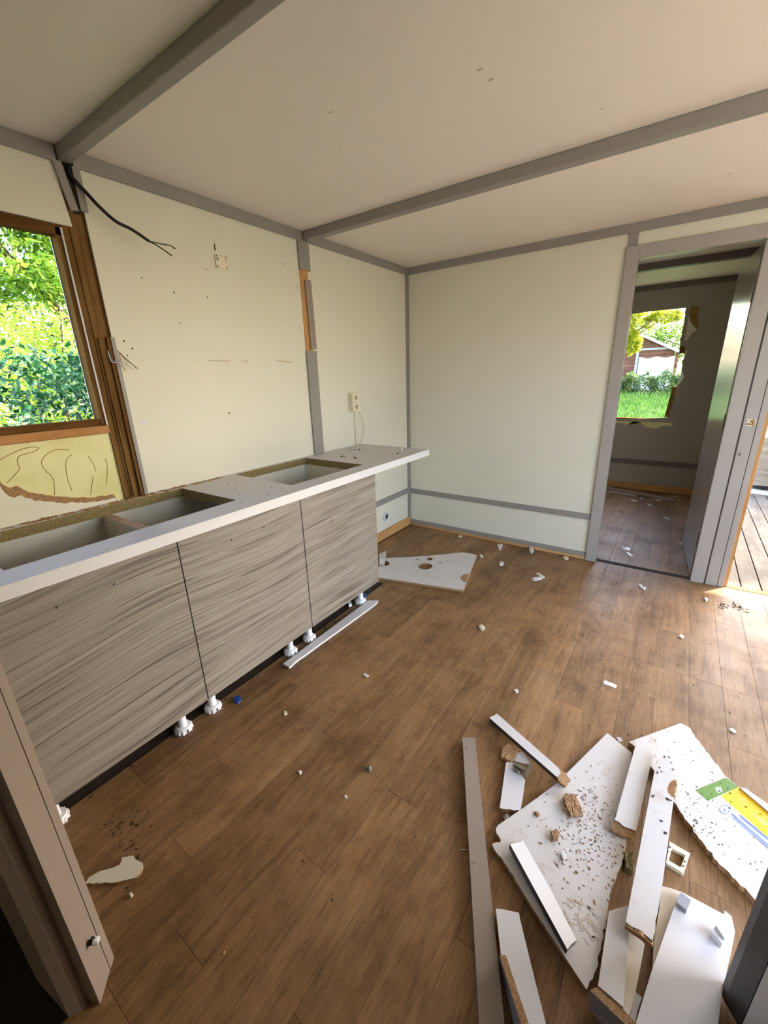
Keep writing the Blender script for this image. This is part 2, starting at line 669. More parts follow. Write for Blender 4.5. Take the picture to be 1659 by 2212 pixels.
def plank_mesh(w, l):
    key = (round(w, 4), round(l, 4))
    if key not in pm_cache:
        g = 0.0002
        b = 0.0008
        x0, x1, y0, y1 = g, w - g, g, l - g
        v = [(x0, y0, -.003), (x1, y0, -.003), (x1, y1, -.003), (x0, y1, -.003),
             (x0, y0, -b), (x1, y0, -b), (x1, y1, -b), (x0, y1, -b),
             (x0 + b, y0 + b, 0), (x1 - b, y0 + b, 0), (x1 - b, y1 - b, 0), (x0 + b, y1 - b, 0)]
        f = [(0, 1, 5, 4), (1, 2, 6, 5), (2, 3, 7, 6), (3, 0, 4, 7), (4, 5, 9, 8), (5, 6, 10, 9), (6, 7, 11, 10), (7, 4, 8, 11), (8, 9, 10, 11)]
        me = bpy.data.meshes.new('floor_plank')
        me.from_pydata(v, [], f)
        me.materials.append(M['floor'])
        pm_cache[key] = me
    return pm_cache[key]


def lay(xa, xb, ya, yb, kmin=-11, kmax=24):
    for k in range(kmin, kmax):
        x0, x1 = 1.23 + k * PW, 1.23 + (k + 1) * PW
        x0, x1 = max(x0, xa), min(x1, xb)
        if x1 - x0 < 0.012:
            continue
        o0 = known.get(k, -((k * 0.377 + 0.13) % 1.0) * PL)
        y = o0 - 6 * PL
        while y < yb:
            a, b = max(y, ya), min(y + PL, yb)
            if b - a > 0.012:
                o = bpy.data.objects.new('floor_plank', plank_mesh(x1 - x0, b - a))
                COL.objects.link(o)
                o.location = (x0, a, 0)
                o.parent = fl
            y += PL


lay(0.482, 3.95, -3.14, -1.13)
lay(1.05, 2.74, -3.9, -3.14, kmin=-3, kmax=14)
lay(0.03, 3.95, -1.13, 0.0)
lay(0.9, 2.3, 0.047, 2.335, kmin=-3, kmax=9)
th = box('trim_1', (1.60, 0.0, -.003), (2.25, 0.046, 0.0015), M['dirtshade'])
tag(th, 'thin dark threshold bar across the bedroom doorway', 'threshold', kind='structure')

# ---- ceiling
tag(boxes('ceiling', [((-.07, -4.6, CEIL), (3.95, 0.06, CEIL + .05)), ((-.07, 0.06, CEIL), (2.39, 2.45, CEIL + .05))], M['ceil']), 'off-white panelled ceiling with rough paint', 'ceiling', kind='structure')
# roof overhang above the terrace
tag(boxes('roof', [((-.35, -4.7, CEIL + .05), (4.2, 0.06, CEIL + .12)), ((2.47, 0.06, CEIL + .05), (5.6, ROOF_Y, CEIL + .12)), ((-.35, 0.06, CEIL + .05), (2.47, 2.6, CEIL + .12))], M['darkgrey']), 'flat dark roof over the cabin', 'roof', kind='structure')

CE = bpy.data.objects['ceiling']
for px, py, L_ in [(714, 242, .014), (735, 317, .008), (892, 271, .006), (1060, 172, .020), (1036, 150, .018), (1575, 376, .010), (1300, 235, .008)]:
    c = PF(px, py, CEIL)
    plate('chipped_paint', rough_loop([(c.x - L_ / 2, c.y - L_ * .18), (c.x + L_ / 2, c.y - L_ * .1), (c.x + L_ * .4, c.y + L_ * .2), (c.x - L_ * .4, c.y + L_ * .15)], 'all', .004, .001), [], lambda u, v, w: Vector((u, v, w)), CEIL - .0006, CEIL, M['residue'], CE)
# ---- left (kitchen) wall
wl = empty('wall_left', (0, 0, 0), 'pale kitchen wall of panels with an opened-up window bay', 'wall', kind='structure')
box('wall_panel', (-.012, -2.337, 0), (0, -1.175, CEIL), M['wall'], wl)
box('wall_panel', (-.012, -1.175, 0), (0, 0.0, CEIL), M['wall'], wl)
box('outer_skin', (-.085, -2.40, -.1), (-.062, 2.45, CEIL + .03), M['sheet'], wl)
box('outer_skin', (-.085, -4.6, -.1), (-.062, -3.05, CEIL + .03), M['sheet'], wl)
box('outer_skin', (-.085, -3.05, -.1), (-.062, -2.40, 1.205), M['sheet'], wl)
box('outer_skin', (-.085, -3.05, 1.935), (-.062, -2.40, CEIL + .03), M['sheet'], wl)
box('infill', (-.062, -2.33, 0), (-.012, 0.0, CEIL), M['foam'], wl)
# upper panel over the window, with lower right corner overlapping the studs
up = [(-4.6, CEIL), (-2.413, CEIL), (-2.390, 1.938), (-4.6, 1.952)]
plate('wall_panel', up, [], lambda u, v, w: Vector((w, u, v)), -.012, 0.0, M['wall'], wl)
box('wall_panel', (-.012, -4.6, 0), (0, -3.06, 1.945), M['wall'], wl)
# torn lower panel below the window
lw = [P(*p, 'x', 0) for p in [(0, 1050), (12, 1066), (30, 1075), (45, 1069), (75, 1082), (130, 1086), (175, 1085), (200, 1083), (250, 1076)]]
lo = [(-3.06, 0), (-3.06, 1.10), (-2.92, 1.075)] + [(p.y, p.z) for p in lw] + [(-2.423, 0.86), (-2.423, 0)]
lo2 = rough_loop(lo, set(range(2, 11)), 0.012, 0.004)
plate('wall_panel', lo2, [], lambda u, v, w: Vector((w, u, v)), -.010, 0.0, [M['wall'], M['chip']], wl, side_mat=1)
# exposed fibre lip behind the tear
lip = [(-3.06, .8), (-3.06, 1.125), (-2.92, 1.10)] + [(p.y, p.z + .014 + .022 * max(0, min(1, (-2.55 - p.y) / .25))) for p in lw] + [(-2.43, 0.8)]
plate('torn_fibre', rough_loop(lip, set(range(2, 11)), 0.008, 0.002), [], lambda u, v, w: Vector((w, u, v)), -.016, -.0105, [M['chip'], M['chip']], wl)
# yellow foam
fo = box('foam_panel', (-.058, -3.06, 0.3), (-.017, -2.424, 1.172), M['foam'], wl)
for k_, cr in enumerate([
        [(0, 993), (25, 980), (55, 968), (83, 966), (75, 975), (42, 985), (38, 1000), (42, 1012), (30, 1028), (15, 1043)],
        [(150, 972), (120, 972), (97, 985), (90, 1000), (97, 1015), (115, 1035), (118, 1070)],
        [(156, 982), (143, 995), (145, 1030), (156, 1060)],
        [(190, 985), (203, 1005), (206, 1018)], [(201, 1030), (196, 1068)],
        [(228, 990), (232, 1012), (230, 1045)]]):
    pts = smooth_path([P(p[0], p[1], 'x', -.0165) for p in cr], 4)
    tube('foam_crack', pts, 0.0013, M['crack'], wl, 5)

# studs and window frame of the opened bay
wf = empty('window_1', (0, -2.42, 1.2), 'unglazed window opening framed in rough brown timber above the sink cut-out', 'window', kind='structure')
box('stud', (-.060, -2.424, .60), (-.008, -2.402, 2.14), M['stud'], wf)
box('stud', (-.055, -2.401, .60), (-.004, -2.352, 2.14), M['stud'], wf, 0.002)
box('stud', (-.060, -2.351, .60), (-.015, -2.334, 2.14), M['studz'], wf)
box('reveal_board', (-.062, -2.445, 1.21), (-.014, -2.430, 1.93), M['studz'], wf)
box('seal_strip', (-.016, -2.4295, 1.205), (-.006, -2.4245, 1.93), M['white'], wf)
box('flashing', (-.0645, -2.450, 1.22), (-.0615, -2.440, 1.92), M['white'], wf)
box('window_sill', (-.064, -3.05, 1.208), (-.020, -2.430, 1.234), M['studdark'], wf)
box('sill_batten', (-.030, -3.05, 1.174), (-.004, -2.424, 1.207), M['batten'], wf, 0.002)
box('head_board', (-.062, -3.05, 1.905), (-.014, -2.425, 1.95), M['studdark'], wf)
box('reveal_board', (-.062, -3.05, 1.21), (-.014, -3.03, 1.93), M['studz'], wf)
# grey trim remnants on the post
Mt = Matrix.Translation((0, -2.398, 2.14)) @ Matrix.Rotation(math.radians(9.5), 4, 'X')
box('trim_remnant', (0.0, -.014, -.150), (0.012, .014, 0.0), M['trim'], wf, 0.001, Mt)
box('trim_remnant', (0.0, -2.352, 1.997), (0.012, -2.326, 2.137), M['trim'], wf, 0.001)
box('trim_remnant', (0.0, -2.347, .881), (0.013, -2.331, 1.557), M['trim'], wf, 0.001)
box('gap_shade', (-.003, -2.371, 1.985), (0.0006, -2.353, 2.143), M['dirtshade'], wf)  # dark strip painting the shade in the gap between trim remnants
box('broken_batten', (-.004, -2.392, .881), (0.004, -2.374, 1.553), M['stud'], wf, 0.001)
box('broken_batten', (-.004, -2.362, .881), (0.008, -2.348, 1.556), M['studz'], wf, 0.001)

# wall stains and marks
for a, b, th_ in [((449, 780), (497, 781), .0045), ((523, 781), (537, 781), .004), ((597, 780), (632, 784), .005), ((427, 786), (430, 781), .003)]:
    pa, pb = P(*a, 'x', 0), P(*b, 'x', 0)
    plate('glue_residue', rough_loop([(pa.y, pa.z), (pb.y, pb.z), (pb.y, pb.z + th_), (pa.y, pa.z + th_)], 'all', .008, .0013), [], lambda u, v, w: Vector((w, u, v)), 0.0, .0006, M['residue'], wl)
for px, py, r in [(376, 632, .004), (306, 600, .003), (448, 642, .003), (612, 570, .003), (641, 618, .003), (268, 737, .004), (286, 753, .004), (275, 768, .003), (495, 892, .005), (445, 582, .003), (388, 698, .002), (640, 665, .003), (646, 708, .003), (603, 705, .002), (388, 698, .003)]:
    c = P(px, py, 'x', 0)
    lathe('screw_hole', [(r, 0), (r, .0006)], c, (1, 0, 0), M['dirtshade'], wl, 8)
c = P(463.5, 532, 'x', 0)
box('scuff', (0, c.y - .003, c.z - .018), (.0006, c.y + .003, c.z + .012), M['dirtshade'], wl)
c = P(310.5, 911.5, 'x', 0)
lathe('filler_dot', [(.013, 0), (.013, .0008), (.011, .0012)], c, (1, 0, 0), M['white'], wl, 20)

# ---- back wall (with doorway)
DX0, DX1, DH = 1.638, 2.216, 1.993
wbk = empty('wall_back', (0, 0, 0), 'cream partition wall with grey rails and a doorway to the bedroom', 'wall', kind='structure')
box('wall_panel', (0, 0, 0.34), (1.60, 0.045, CEIL), M['wall'], wbk)
box('wall_panel', (0, 0, 0.0), (1.60, 0.045, 0.34), M['wall'], wbk)
box('wall_panel', (1.60, 0, DH + .02), (2.39, 0.045, CEIL), M['wall'], wbk)
box('wall_panel', (2.25, 0.004, 0), (2.388, 0.045, DH + .02), M['casing'], wbk)
box('pine_edge', (2.390, 0.006, 0.0), (2.411, 0.05, 2.10), M['pine'], wbk, .001)
box('header', (2.388, 0, 2.08), (3.95, 0.06, CEIL), M['wall'], wbk)
# right end boards of the wall
box('end_board', (2.2965, -.020, 0.0), (2.357, 0.004, 2.12), M['casing'], wbk, .002)
box('end_strip', (2.3605, -.014, 0.0), (2.390, 0.004, 2.12), M['casing'], wbk, .002)

tn = [1]


def trim(lo, hi, label, mat='trim', bevel=.002):
    tn[0] += 1
    return tag(box('trim_%d' % tn[0], lo, hi, M[mat], None, bevel), label, 'trim', kind='structure')


trim((0.019, -.012, 0.316), (1.566, 0.0, 0.360), 'grey horizontal rail low on the cream back wall')
trim((0.019, -.012, 0.020), (1.566, 0.0, 0.056), 'grey baseboard strip along the cream back wall')
trim((0.019, -.016, 0.0), (1.566, 0.0, 0.020), 'thin pine strip under the grey back wall baseboard', 'pinex')
trim((0.0, -.62, 0.318), (0.012, -.02, 0.366), 'short grey rail on the wall under the worktop end')
trim((0.0, -.66, 0.0), (0.018, -.02, 0.078), 'bare pine skirting below the round vent', 'piney')
ct = empty('trim_30', (0, 0, 0), 'slim grey corner moulding between kitchen wall and back wall', 'trim', kind='structure')
box('moulding_leg', (0.0, -.032, 0.0), (0.010, 0.0, CEIL - .05), M['trim'], ct, .001)
box('moulding_leg', (0.010, -.010, 0.0), (0.019, 0.0, CEIL - .05), M['casing'], ct, .001)
trim((0.0, -2.346, 2.136), (0.014, -1.190, CEIL), 'grey cornice strip above the main kitchen wall panel')
trim((0.0, -1.115, 2.136), (0.014, -.002, CEIL), 'grey cornice strip above the wall socket panel')
trim((0.0, -4.5, 2.136), (0.014, -2.398, CEIL), 'grey cornice strip above the timber window opening')
trim((0.014, -.014, 2.136), (2.40, 0.0, CEIL), 'grey cornice strip along the top of the back wall')
BM1 = trim((0.0, -2.392, 2.143), (3.9, -2.348, CEIL), 'wide grey ceiling batten starting above the black cable', 'trim', .005)
BM2 = trim((0.0, -1.176, 2.141), (3.9, -1.122, CEIL), 'grey ceiling batten starting above the broken wall strip', 'trim', .005)
# broken post strip 2
trim((0.0, -1.220, 1.985), (0.013, -1.130, 2.136), 'short grey strip remnant at the top of the broken wall joint')
trim((0.0, -1.221, 0.881), (0.013, -1.131, 1.534), 'long grey joint strip rising from the worktop behind the hob cut-out')
a = P(655, 590, 'x', .006); b = P(676, 742, 'x', .006)
Mr = Matrix.Translation((0, -1.160, 1.745)) @ Matrix.Rotation(math.radians(1.2), 4, 'X')
t = box('trim_20', (0.004, -.024, -.200), (0.016, .026, .190), M['jamb'], None, .001, Mr)
tag(t, 'loose grey strip piece hanging over the exposed pine joint', 'trim', kind='structure')
t = box('trim_21', (0.0, -1.216, 1.530), (0.004, -1.150, 1.99), M['pine'])
tag(t, 'exposed orange pine batten in the broken wall joint', 'trim', kind='structure')
# casings
dc = empty('trim_22', (1.6, 0, 0), 'grey door casing around the bedroom doorway', 'trim', kind='structure')
box('casing_side', (1.568, -.024, 0.0), (1.638, 0.0, 2.063), M['casing'], dc, .003)
box('casing_head', (1.638, -.022, DH), (2.30, 0.0, 2.063), M['casing'], dc, .003)
box('casing_side', (2.216, -.024, 0.0), (2.288, 0.004, DH), M['casing'], dc, .003)
box('door_lining', (1.602, 0.0, 0.0), (1.636, 0.05, DH), M['casing'], dc)
box('door_lining', (1.602, 0.0, DH + .002), (2.25, 0.05, DH + .03), M['casing'], dc)
box('door_lining', (2.218, 0.004, 0.0), (2.25, 0.05, DH), M['casing'], dc)
trim((1.574, -.013, 2.063), (1.622, 0.0, 2.136), 'short grey upright above the left doorway casing')

# ---- bedroom door leaf
hx, hy = 2.213, 0.052
ang = math.atan2(0.709 - .051, 2.163 - 2.213)
Ml = Matrix.Translation((hx, hy, 0)) @ Matrix.Rotation(ang, 4, 'Z')
dl = empty('door_1', (hx, hy, 0), 'glossy grey bedroom door leaf standing open into the dark room', 'door', kind='structure')
o = box('door_panel', (0, -.040, 0.012), (0.665, 0.0, 1.985), M['leaf'], None, .002)
o.data.transform(Ml @ Matrix.Identity(4))
o.parent = dl
o.matrix_parent_inverse = Matrix.Translation(-dl.location)
o2 = boxes('hinge', [((-.004, -.006, z), (.012, .004, z + .09)) for z in (.25, 1.0, 1.7)], M['steel'])
o2.data.transform(Ml); o2.parent = dl; o2.matrix_parent_inverse = Matrix.Translation(-dl.location)

# ---- bedroom shell
YB = 2.37
hole_px = [(1330, 683), (1362, 679), (1400, 673), (1440, 669), (1482, 665), (1480, 680), (1477, 700), (1473, 720), (1468, 742), (1479, 749),
           (1484, 762), (1476, 776), (1474, 790), (1472, 800), (1478, 814), (1472, 824), (1466, 832), (1461, 845), (1452, 875), (1446, 902), (1380, 904), (1322, 906)]
hole = [(lambda q: (q.x, q.z))(P(a, b, 'y', YB)) for a, b in hole_px]
hole = [(1.33, hole[0][1]), ] + hole[1:-1] + [(1.33, hole[-1][1])]
wbb = empty('wall_bedroom', (0, YB, 0), 'far bedroom wall, its paint darkened for the dim room, with a ragged torn-out window hole', 'wall', kind='structure')
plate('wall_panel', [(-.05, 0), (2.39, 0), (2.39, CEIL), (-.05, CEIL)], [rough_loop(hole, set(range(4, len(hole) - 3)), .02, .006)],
      lambda u, v, w: Vector((u, YB + w, v)), 0.0, 0.012, [M['wallshade'], M['foamdark']], wbb, side_mat=1)
# outer skin with larger clean opening
oh = [(1.3, 0.80), (1.93, 0.80), (1.93, 1.955), (1.3, 1.955)]
plate('outer_skin', [(-.05, -.1), (2.45, -.1), (2.45, CEIL), (-.05, CEIL)], [oh], lambda u, v, w: Vector((u, YB + w, v)), 0.055, 0.075, [M['sheet']], wbb)
box('foam_edge', (1.915, YB + .012, 0.80), (1.95, YB + .055, 1.20), M['foam'], wbb)
box('window_stud', (1.880, YB + .02, 1.50), (1.93, YB + .055, 1.955), M['studz'], wbb)
box('sill_board', (1.0, YB + .010, 0.785), (1.93, YB + .06, 0.825), M['studdark'], wbb)
# foam strip and torn flap, inside face
fs = [(lambda q: (q.x, q.z))(P(a, b, 'y', YB)) for a, b in [(1318, 909), (1335, 910), (1400, 911), (1454, 914), (1452, 921), (1435, 919), (1415, 926), (1392, 922), (1384, 913), (1370, 908), (1358, 917), (1340, 913), (1318, 914)]]
plate('foam_scrap', fs, [], lambda u, v, w: Vector((u, YB + w, v)), -.003, 0.0, [M['foam']], wbb)
fs = [(lambda q: (q.x, q.z))(P(a, b, 'y', YB)) for a, b in [(1462, 836), (1457, 870), (1447, 902), (1435, 901), (1446, 860), (1452, 836)]]
plate('foam_scrap', fs, [], lambda u, v, w: Vector((u, YB + w, v)), 0.014, 0.02, [M['foamdark']], wbb)
fs = [(lambda q: (q.x, q.z))(P(a, b, 'y', YB)) for a, b in [(1493, 658), (1510, 664), (1507, 690), (1508, 712), (1496, 720), (1485, 735), (1478, 742), (1484, 710), (1489, 680)]]
plate('torn_flap', rough_loop(fs, 'all', .02, .004), [], lambda u, v, w: Vector((u, YB + w, v)), -.006, 0.0, [M['foamdark']], wbb)
fs = [(lambda q: (q.x, q.z))(P(a, b, 'y', YB)) for a, b in [(1488, 684), (1494, 700), (1506, 713), (1496, 719), (1484, 735), (1479, 739), (1484, 705)]]
plate('torn_flap', fs, [], lambda u, v, w: Vector((u, YB + w - .006, v)), -.002, 0.0, [M['cream']], wbb)
trim((0.0, YB - .012, 0.300), (2.37, YB, 0.355), 'shade-darkened grey rail on the far bedroom wall below the torn window', 'trimshade')
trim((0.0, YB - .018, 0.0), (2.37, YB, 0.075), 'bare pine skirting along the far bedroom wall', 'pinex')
trim((0.0, YB - .014, 2.135), (2.37, YB, CEIL), 'shade-darkened grey cornice at the top of the far bedroom wall', 'trimshade')
trim((0.0, 1.22, 2.135), (2.37, 1.29, CEIL), 'shade-darkened grey ceiling batten inside the bedroom', 'trimshade')
wr = empty('wall_right', (2.37, 0, 0), 'bedroom side wall hidden behind the open door', 'wall', kind='structure')
box('wall_panel', (2.33, 0.05, 0), (2.37, YB, CEIL), M['wallshade'], wr)
box('outer_skin', (2.37, 0.05, -.1), (2.389, YB + .07, CEIL), M['stud'], wr)

# ---- unseen living room right side, openings shaped to let daylight in
wr2 = empty('wall_east', (3.95, 0, 0), 'unseen outer living room wall, bay left open to let in daylight', 'wall', kind='structure')
box('wall_panel', (3.95, -4.6, 2.12), (4.0, 0.06, CEIL), M['wall'], wr2)
box('wall_panel', (3.95, -1.35, 0), (4.0, 0.06, 2.12), M['wall'], wr2)
box('corner_post', (3.93, -4.62, 0), (4.0, -4.55, 2.12), M['casing'], wr2)
wfr = empty('wall_front', (0, -3.3, 0), 'hall partition behind the dark door jamb', 'wall', kind='structure')
box('wall_panel', (0.0, -3.20, 0.0), (1.035, -3.14, CEIL), M['jamb'], wfr)
box('unseen_hall_wall', (-.05, -4.62, 0.0), (2.79, -4.56, CEIL), M['wall'], wfr)
box('unseen_hall_wall', (2.79, -4.62, 2.12), (4.0, -4.56, CEIL), M['wall'], wfr)  # left open below so more daylight reaches the back wall

box('unseen_hall_wall', (2.74, -4.56, 0.0), (2.79, -2.92, CEIL), M['wall'], wfr)  # unseen wall added to keep daylight out of the hall
box('unseen_hall_wall', (0.0, -4.56, 0.0), (0.02, -3.2, CEIL), M['jamb'], wfr)

# ---- near left jamb
jb = empty('door_2', (1.05, -3.15, 0), 'taupe rebated doorway jamb standing close at the left edge', 'door frame', kind='structure')


def prism(name, pts, z0, z1, mat, parent, bevel=0):
    return plate(name, pts, [], lambda u, v, w: Vector((u, v, w)), z0, z1, mat, parent)


P1, P2, P3 = PF(246.7, 2068), PF(238.6, 2094), PF(216.6, 2169)
P4, P5 = PF(187, 2174), PF(150, 2199)
v2 = lambda p: (p.x, p.y)
d12 = (P2 - P1).normalized()
prism('jamb_edge', [v2(P1), v2(P2 - d12 * .0012), (P2.x - .05, P2.y - .008), (P1.x - .05, P1.y - .005)], 0, CEIL, M['jamb'], jb)
prism('jamb_board', [v2(P2 + d12 * .0012), v2(P3), (P3.x - .03, P3.y - .014), (P2.x - .05, P2.y - .012)], 0, CEIL, M['jamb'], jb)
prism('jamb_rebate', [(P3.x - .03, P3.y - .014), v2(P4), (P4.x - .06, P4.y + .01), (P2.x - .05, P2.y - .012)], 0.0, CEIL, M['jamb'], jb)
prism('jamb_stop', [v2(P4), (P4.x - .002, P4.y - .012), v2(P5), (P5.x - .14, P5.y - .02), (P4.x - .16, P4.y + .01)], 0.0, CEIL, M['jamb'], jb)
# door stop plug
c = P(190, 2037, 'x', 1.062)
stp = empty('door_stop', c, 'small black and white door stop on the near taupe jamb', 'door stop')
nd = Vector((P1.y - P3.y, P3.x - P1.x, 0)).normalized()
Pm = PF(225, 2120)
dd = ray(190, 2037)
tt = (P3 - CAM).dot(nd) / dd.dot(nd)
c = CAM + dd * tt
stp.location = c
lathe('stop_cap', [(.008, 0), (.008, .006), (.006, .010)], c + nd * .012, nd, M['plastic'], stp, 16)
lathe('stop_core', [(.006, 0), (.006, .013)], c, nd, M['black'], stp, 12)
tube('stop_clip', smooth_path([c + nd * .006 + Vector((0, 0, .004)), c + nd * .012 + Vector((0, 0, .016)), c + nd * .016 + Vector((0, 0, .010))], 4), .0018, M['black'], stp, 6)

# ---- near right dark post with white panel
pr_ = empty('door_3', (2.30, -2.36, 0), 'dark grey framed white door leaf at the lower right corner', 'door', kind='structure')
q1 = PF(1562, 2140); q2 = PF(1610, 2200)
pts = []
for a_ in range(7):
    pass
qa = Vector((2.268, -2.345, 0)); qb = Vector((2.296, -2.392, 0))
prism('frame_edge', [(2.270, -2.338), (2.266, -2.346), (2.272, -2.362), (2.296, -2.394), (2.330, -2.372), (2.300, -2.330), (2.28, -2.332)], 0.012, 2.02, M['darkgrey'], pr_)
prism('leaf_panel', [(2.297, -2.396), (2.330, -2.374), (2.72, -2.90), (2.69, -2.93)], 0.012, 2.02, M['white'], pr_)
prism('floor_guide', [(2.285, -2.40), (2.31, -2.38), (2.70, -2.91), (2.68, -2.93)], 0.0, 0.012, M['steel'], pr_)

# ================================================================== KITCHEN
wt = empty('worktop', (0.3, -1.9, .86), 'white laminate worktop with two rectangular cut-outs and a projecting end', 'worktop')
outer = [(0.002, -3.13), (0.605, -3.13), (0.605, -.718), (0.002, -.718)]
hob = [(0.030, -1.868), (0.492, -1.884), (0.505, -1.338), (0.034, -1.334)]
sink = [(0.048, -2.97), (0.484, -2.972), (0.468, -2.186), (0.046, -2.190)]
plate('top_slab', outer, [hob, sink], lambda u, v, w: Vector((u, v, w)), .840, .880, [M['dirtytop'], M['chipgreen']], wt, side_mat=1)
box('front_edge', (0.6052, -3.13, .8395), (0.6068, -.7175, .8805), M['white'], wt)
box('end_edge', (0.004, -.7178, .8395), (0.6052, -.7162, .8805), M['white'], wt)

cab_labels = ['grey wood-grain base cabinet nearest the door jamb, under the sink cut-out',
              'middle grey wood-grain base cabinet between two others',
              'grey wood-grain base cabinet below the hob cut-out, farthest from camera']
cabs = [(-3.128, -2.527, (-3.055, -2.611)), (-2.526, -1.922, (-2.474, -2.016)), (-1.920, -1.320, (-1.877, -1.417))]


def cab_leg(parent, x, y):
    lg = lathe('leg', [(.030, 0), (.032, .004), (.032, .020), (.029, .026), (.0165, .028), (.0165, .130)], (x, y, 0.0), (0, 0, 1), M['plastic'], parent, 20)
    nb = 12
    boxes('foot_rib', [((x + .0315 * math.cos(a) - .0035, y + .0315 * math.sin(a) - .0035, .002), (x + .0315 * math.cos(a) + .0035, y + .0315 * math.sin(a) + .0035, .019)) for a in [2 * math.pi * i / nb for i in range(nb)]], M['plastic'], lg)
    box('foot_slot', (x + .029, y - .0015, .001), (x + .0368, y + .0015, .021), M['black'], lg)


for i, (ya, yb, legs) in enumerate(cabs):
    cb = empty('base_cabinet', (.3, (ya + yb) / 2, 0), cab_labels[i], 'cabinet', 'grey base cabinets under the worktop')
    box('side_panel', (.02, ya + .001, .130), (.558, ya + .017, .838), [M['wall']], cb)
    box('side_panel', (.02, yb - .017, .130), (.558, yb - .001, .838), [M['wall']], cb)
    box('side_top_edge', (.02, ya + .001, .838), (.558, ya + .017, .8392), M['chippale'], cb)
    box('side_top_edge', (.02, yb - .017, .838), (.558, yb - .001, .8392), M['chippale'], cb)
    box('bottom_panel', (.02, ya + .017, .130), (.558, yb - .017, .147), M['wall'], cb)
    box('back_panel', (.014, ya + .001, .130), (.020, yb - .001, .838), M['wall'], cb)
    d = box('door', (.562, ya + .0015, .131), (.580, yb - .0015, .830), M['doorwood'], cb, .0008)
    for y in legs:
        cab_leg(cb, .500, y)
        cab_leg(cb, .120, y)
    # drilled holes on the doors
    for px, py in [[(246, 1262), (122, 1312)], [(570, 1139), (500, 1166)], [(716, 1127)]][i]:
        c = P(px, py, 'x', .580)
        lathe('screw_hole', [(.0035, -.001), (.0035, .0006)], c, (1, 0, 0), M['black'], d, 8)

# white end panel edge of the last cabinet
# debris on worktop: long splinters near the wall
def flakes(name, spots, mat, label, cat, smin, smax, zf, parent=None, seed=1, flat=.25):
    """many small angular flakes in one mesh"""
    rr = random.Random(seed)
    verts, faces = [], []
    for p in spots:
        L = rr.uniform(smin, smax)
        Wd = L * rr.uniform(.25, .7)
        Hh = max(.0006, L * flat * rr.uniform(.4, 1.0))
        a = rr.uniform(0, math.pi)
        ca, sa = math.cos(a), math.sin(a)
        base = len(verts)
        pts = [(-L / 2, -Wd / 2), (L / 2 * rr.uniform(.5, 1), -Wd / 2 * rr.uniform(.3, 1)), (L / 2, Wd / 2 * rr.uniform(.2, 1)), (-L / 2 * rr.uniform(.3, 1), Wd / 2)]
        for z in (0, Hh):
            s = 1.0 if z == 0 else .7
            for (u, v) in pts:
                verts.append((p.x + (u * ca - v * sa) * s, p.y + (u * sa + v * ca) * s, p.z + zf + z))
        for f in BOXF:
            faces.append(tuple(base + q for q in f))
    o = pydata(name, verts, faces, mat, parent)
    if label:
        tag(o, label, cat, kind='stuff')
    return o


rnd = random.Random(3)
sp = []
for i in range(170):
    y = rnd.uniform(-3.05, -1.95)
    sp.append(Vector((rnd.uniform(.004, .040), y, .880)))
flakes('wood_splinters', sp, M['chip'], 'brown wood splinters along the back of the worktop below the window', 'splinters', .008, .035, 0, seed=5, flat=.12)
sp = [Vector((rnd.uniform(.51, .60), rnd.uniform(-3.0, -1.4), .880)) for i in range(28)] + [Vector((rnd.uniform(.05, .55), rnd.uniform(-2.15, -1.90), .880)) for i in range(30)]
flakes('worktop_crumbs', sp, M['dirtshade'], 'fine dark crumbs on the worktop strip between and before the cut-outs', 'crumbs', .002, .007, 0, seed=6)
sp = [PF(px, py, .88) for px, py in [(764, 972), (770, 971.5), (776, 972), (741, 983), (744, 988), (765, 988), (768, 990), (738, 987), (756, 972), (865, 972), (859, 980)] for _ in range(2)]
flakes('plaster_crumbs', sp, M['dirtshade'], 'dark crumbs scattered on the projecting end of the worktop', 'crumbs', .008, .022, 0, seed=8, flat=.3)
c = PF(868, 973, .88)
tag(lathe('dowel', [(.005, 0), (.006, .002), (.006, .016), (.004, .018)], c, (0, 0, 1), M['plastic'], None, 12), 'tiny white plastic plug standing on the worktop end', 'plug')

# ================================================================== WALL FITTINGS
sk = empty('double_socket', (0.0, -.79, 1.13), 'ivory double wall socket above the worktop end', 'socket')
for z0, z1 in ((1.1945, 1.256), (1.132, 1.1935)):
    bx = box('socket_box', (0.0, -.828, z0), (.042, -.750, z1), M['ivory'], sk, .003)
    zc = (z0 + z1) / 2
    lathe('socket_ring', [(.0215, 0), (.0215, .0012), (.0195, .0018), (.0195, -.0005)], (.0422, -.789, zc), (1, 0, 0), M['ivory'], bx, 24)
    lathe('socket_well', [(.0188, 0), (.0188, .0006)], (.0421, -.789, zc), (1, 0, 0), M['residue'], bx, 24)
    boxes('pin_hole', [((.0425, -.789 - .002 + s * .0095, zc - .002), (.0433, -.789 + .002 + s * .0095, zc + .002)) for s in (-1, 1)], M['black'], bx)
    lathe('earth_pin', [(.0022, 0), (.0022, .006)], (.0425, -.789, zc + .010), (1, 0, 0), M['steel'], bx, 8)
boxes('conduit', [((0.0, -.772, .881), (.012, -.757, 1.132))], M['ivory'], sk, .002)
boxes('conduit_wire', [((0.0, -.757, .881), (.008, -.750, 1.132))], M['yellow_wire'], sk, .002)
pth = smooth_path([P(775, 890, 'x', .02), P(782, 905, 'x', .025), P(785, 920, 'x', .03), P(784, 940, 'x', .025), P(778, 957, 'x', .01)], 6)
tube('bell_wire', pth, .0016, M['trim'], sk, 6)

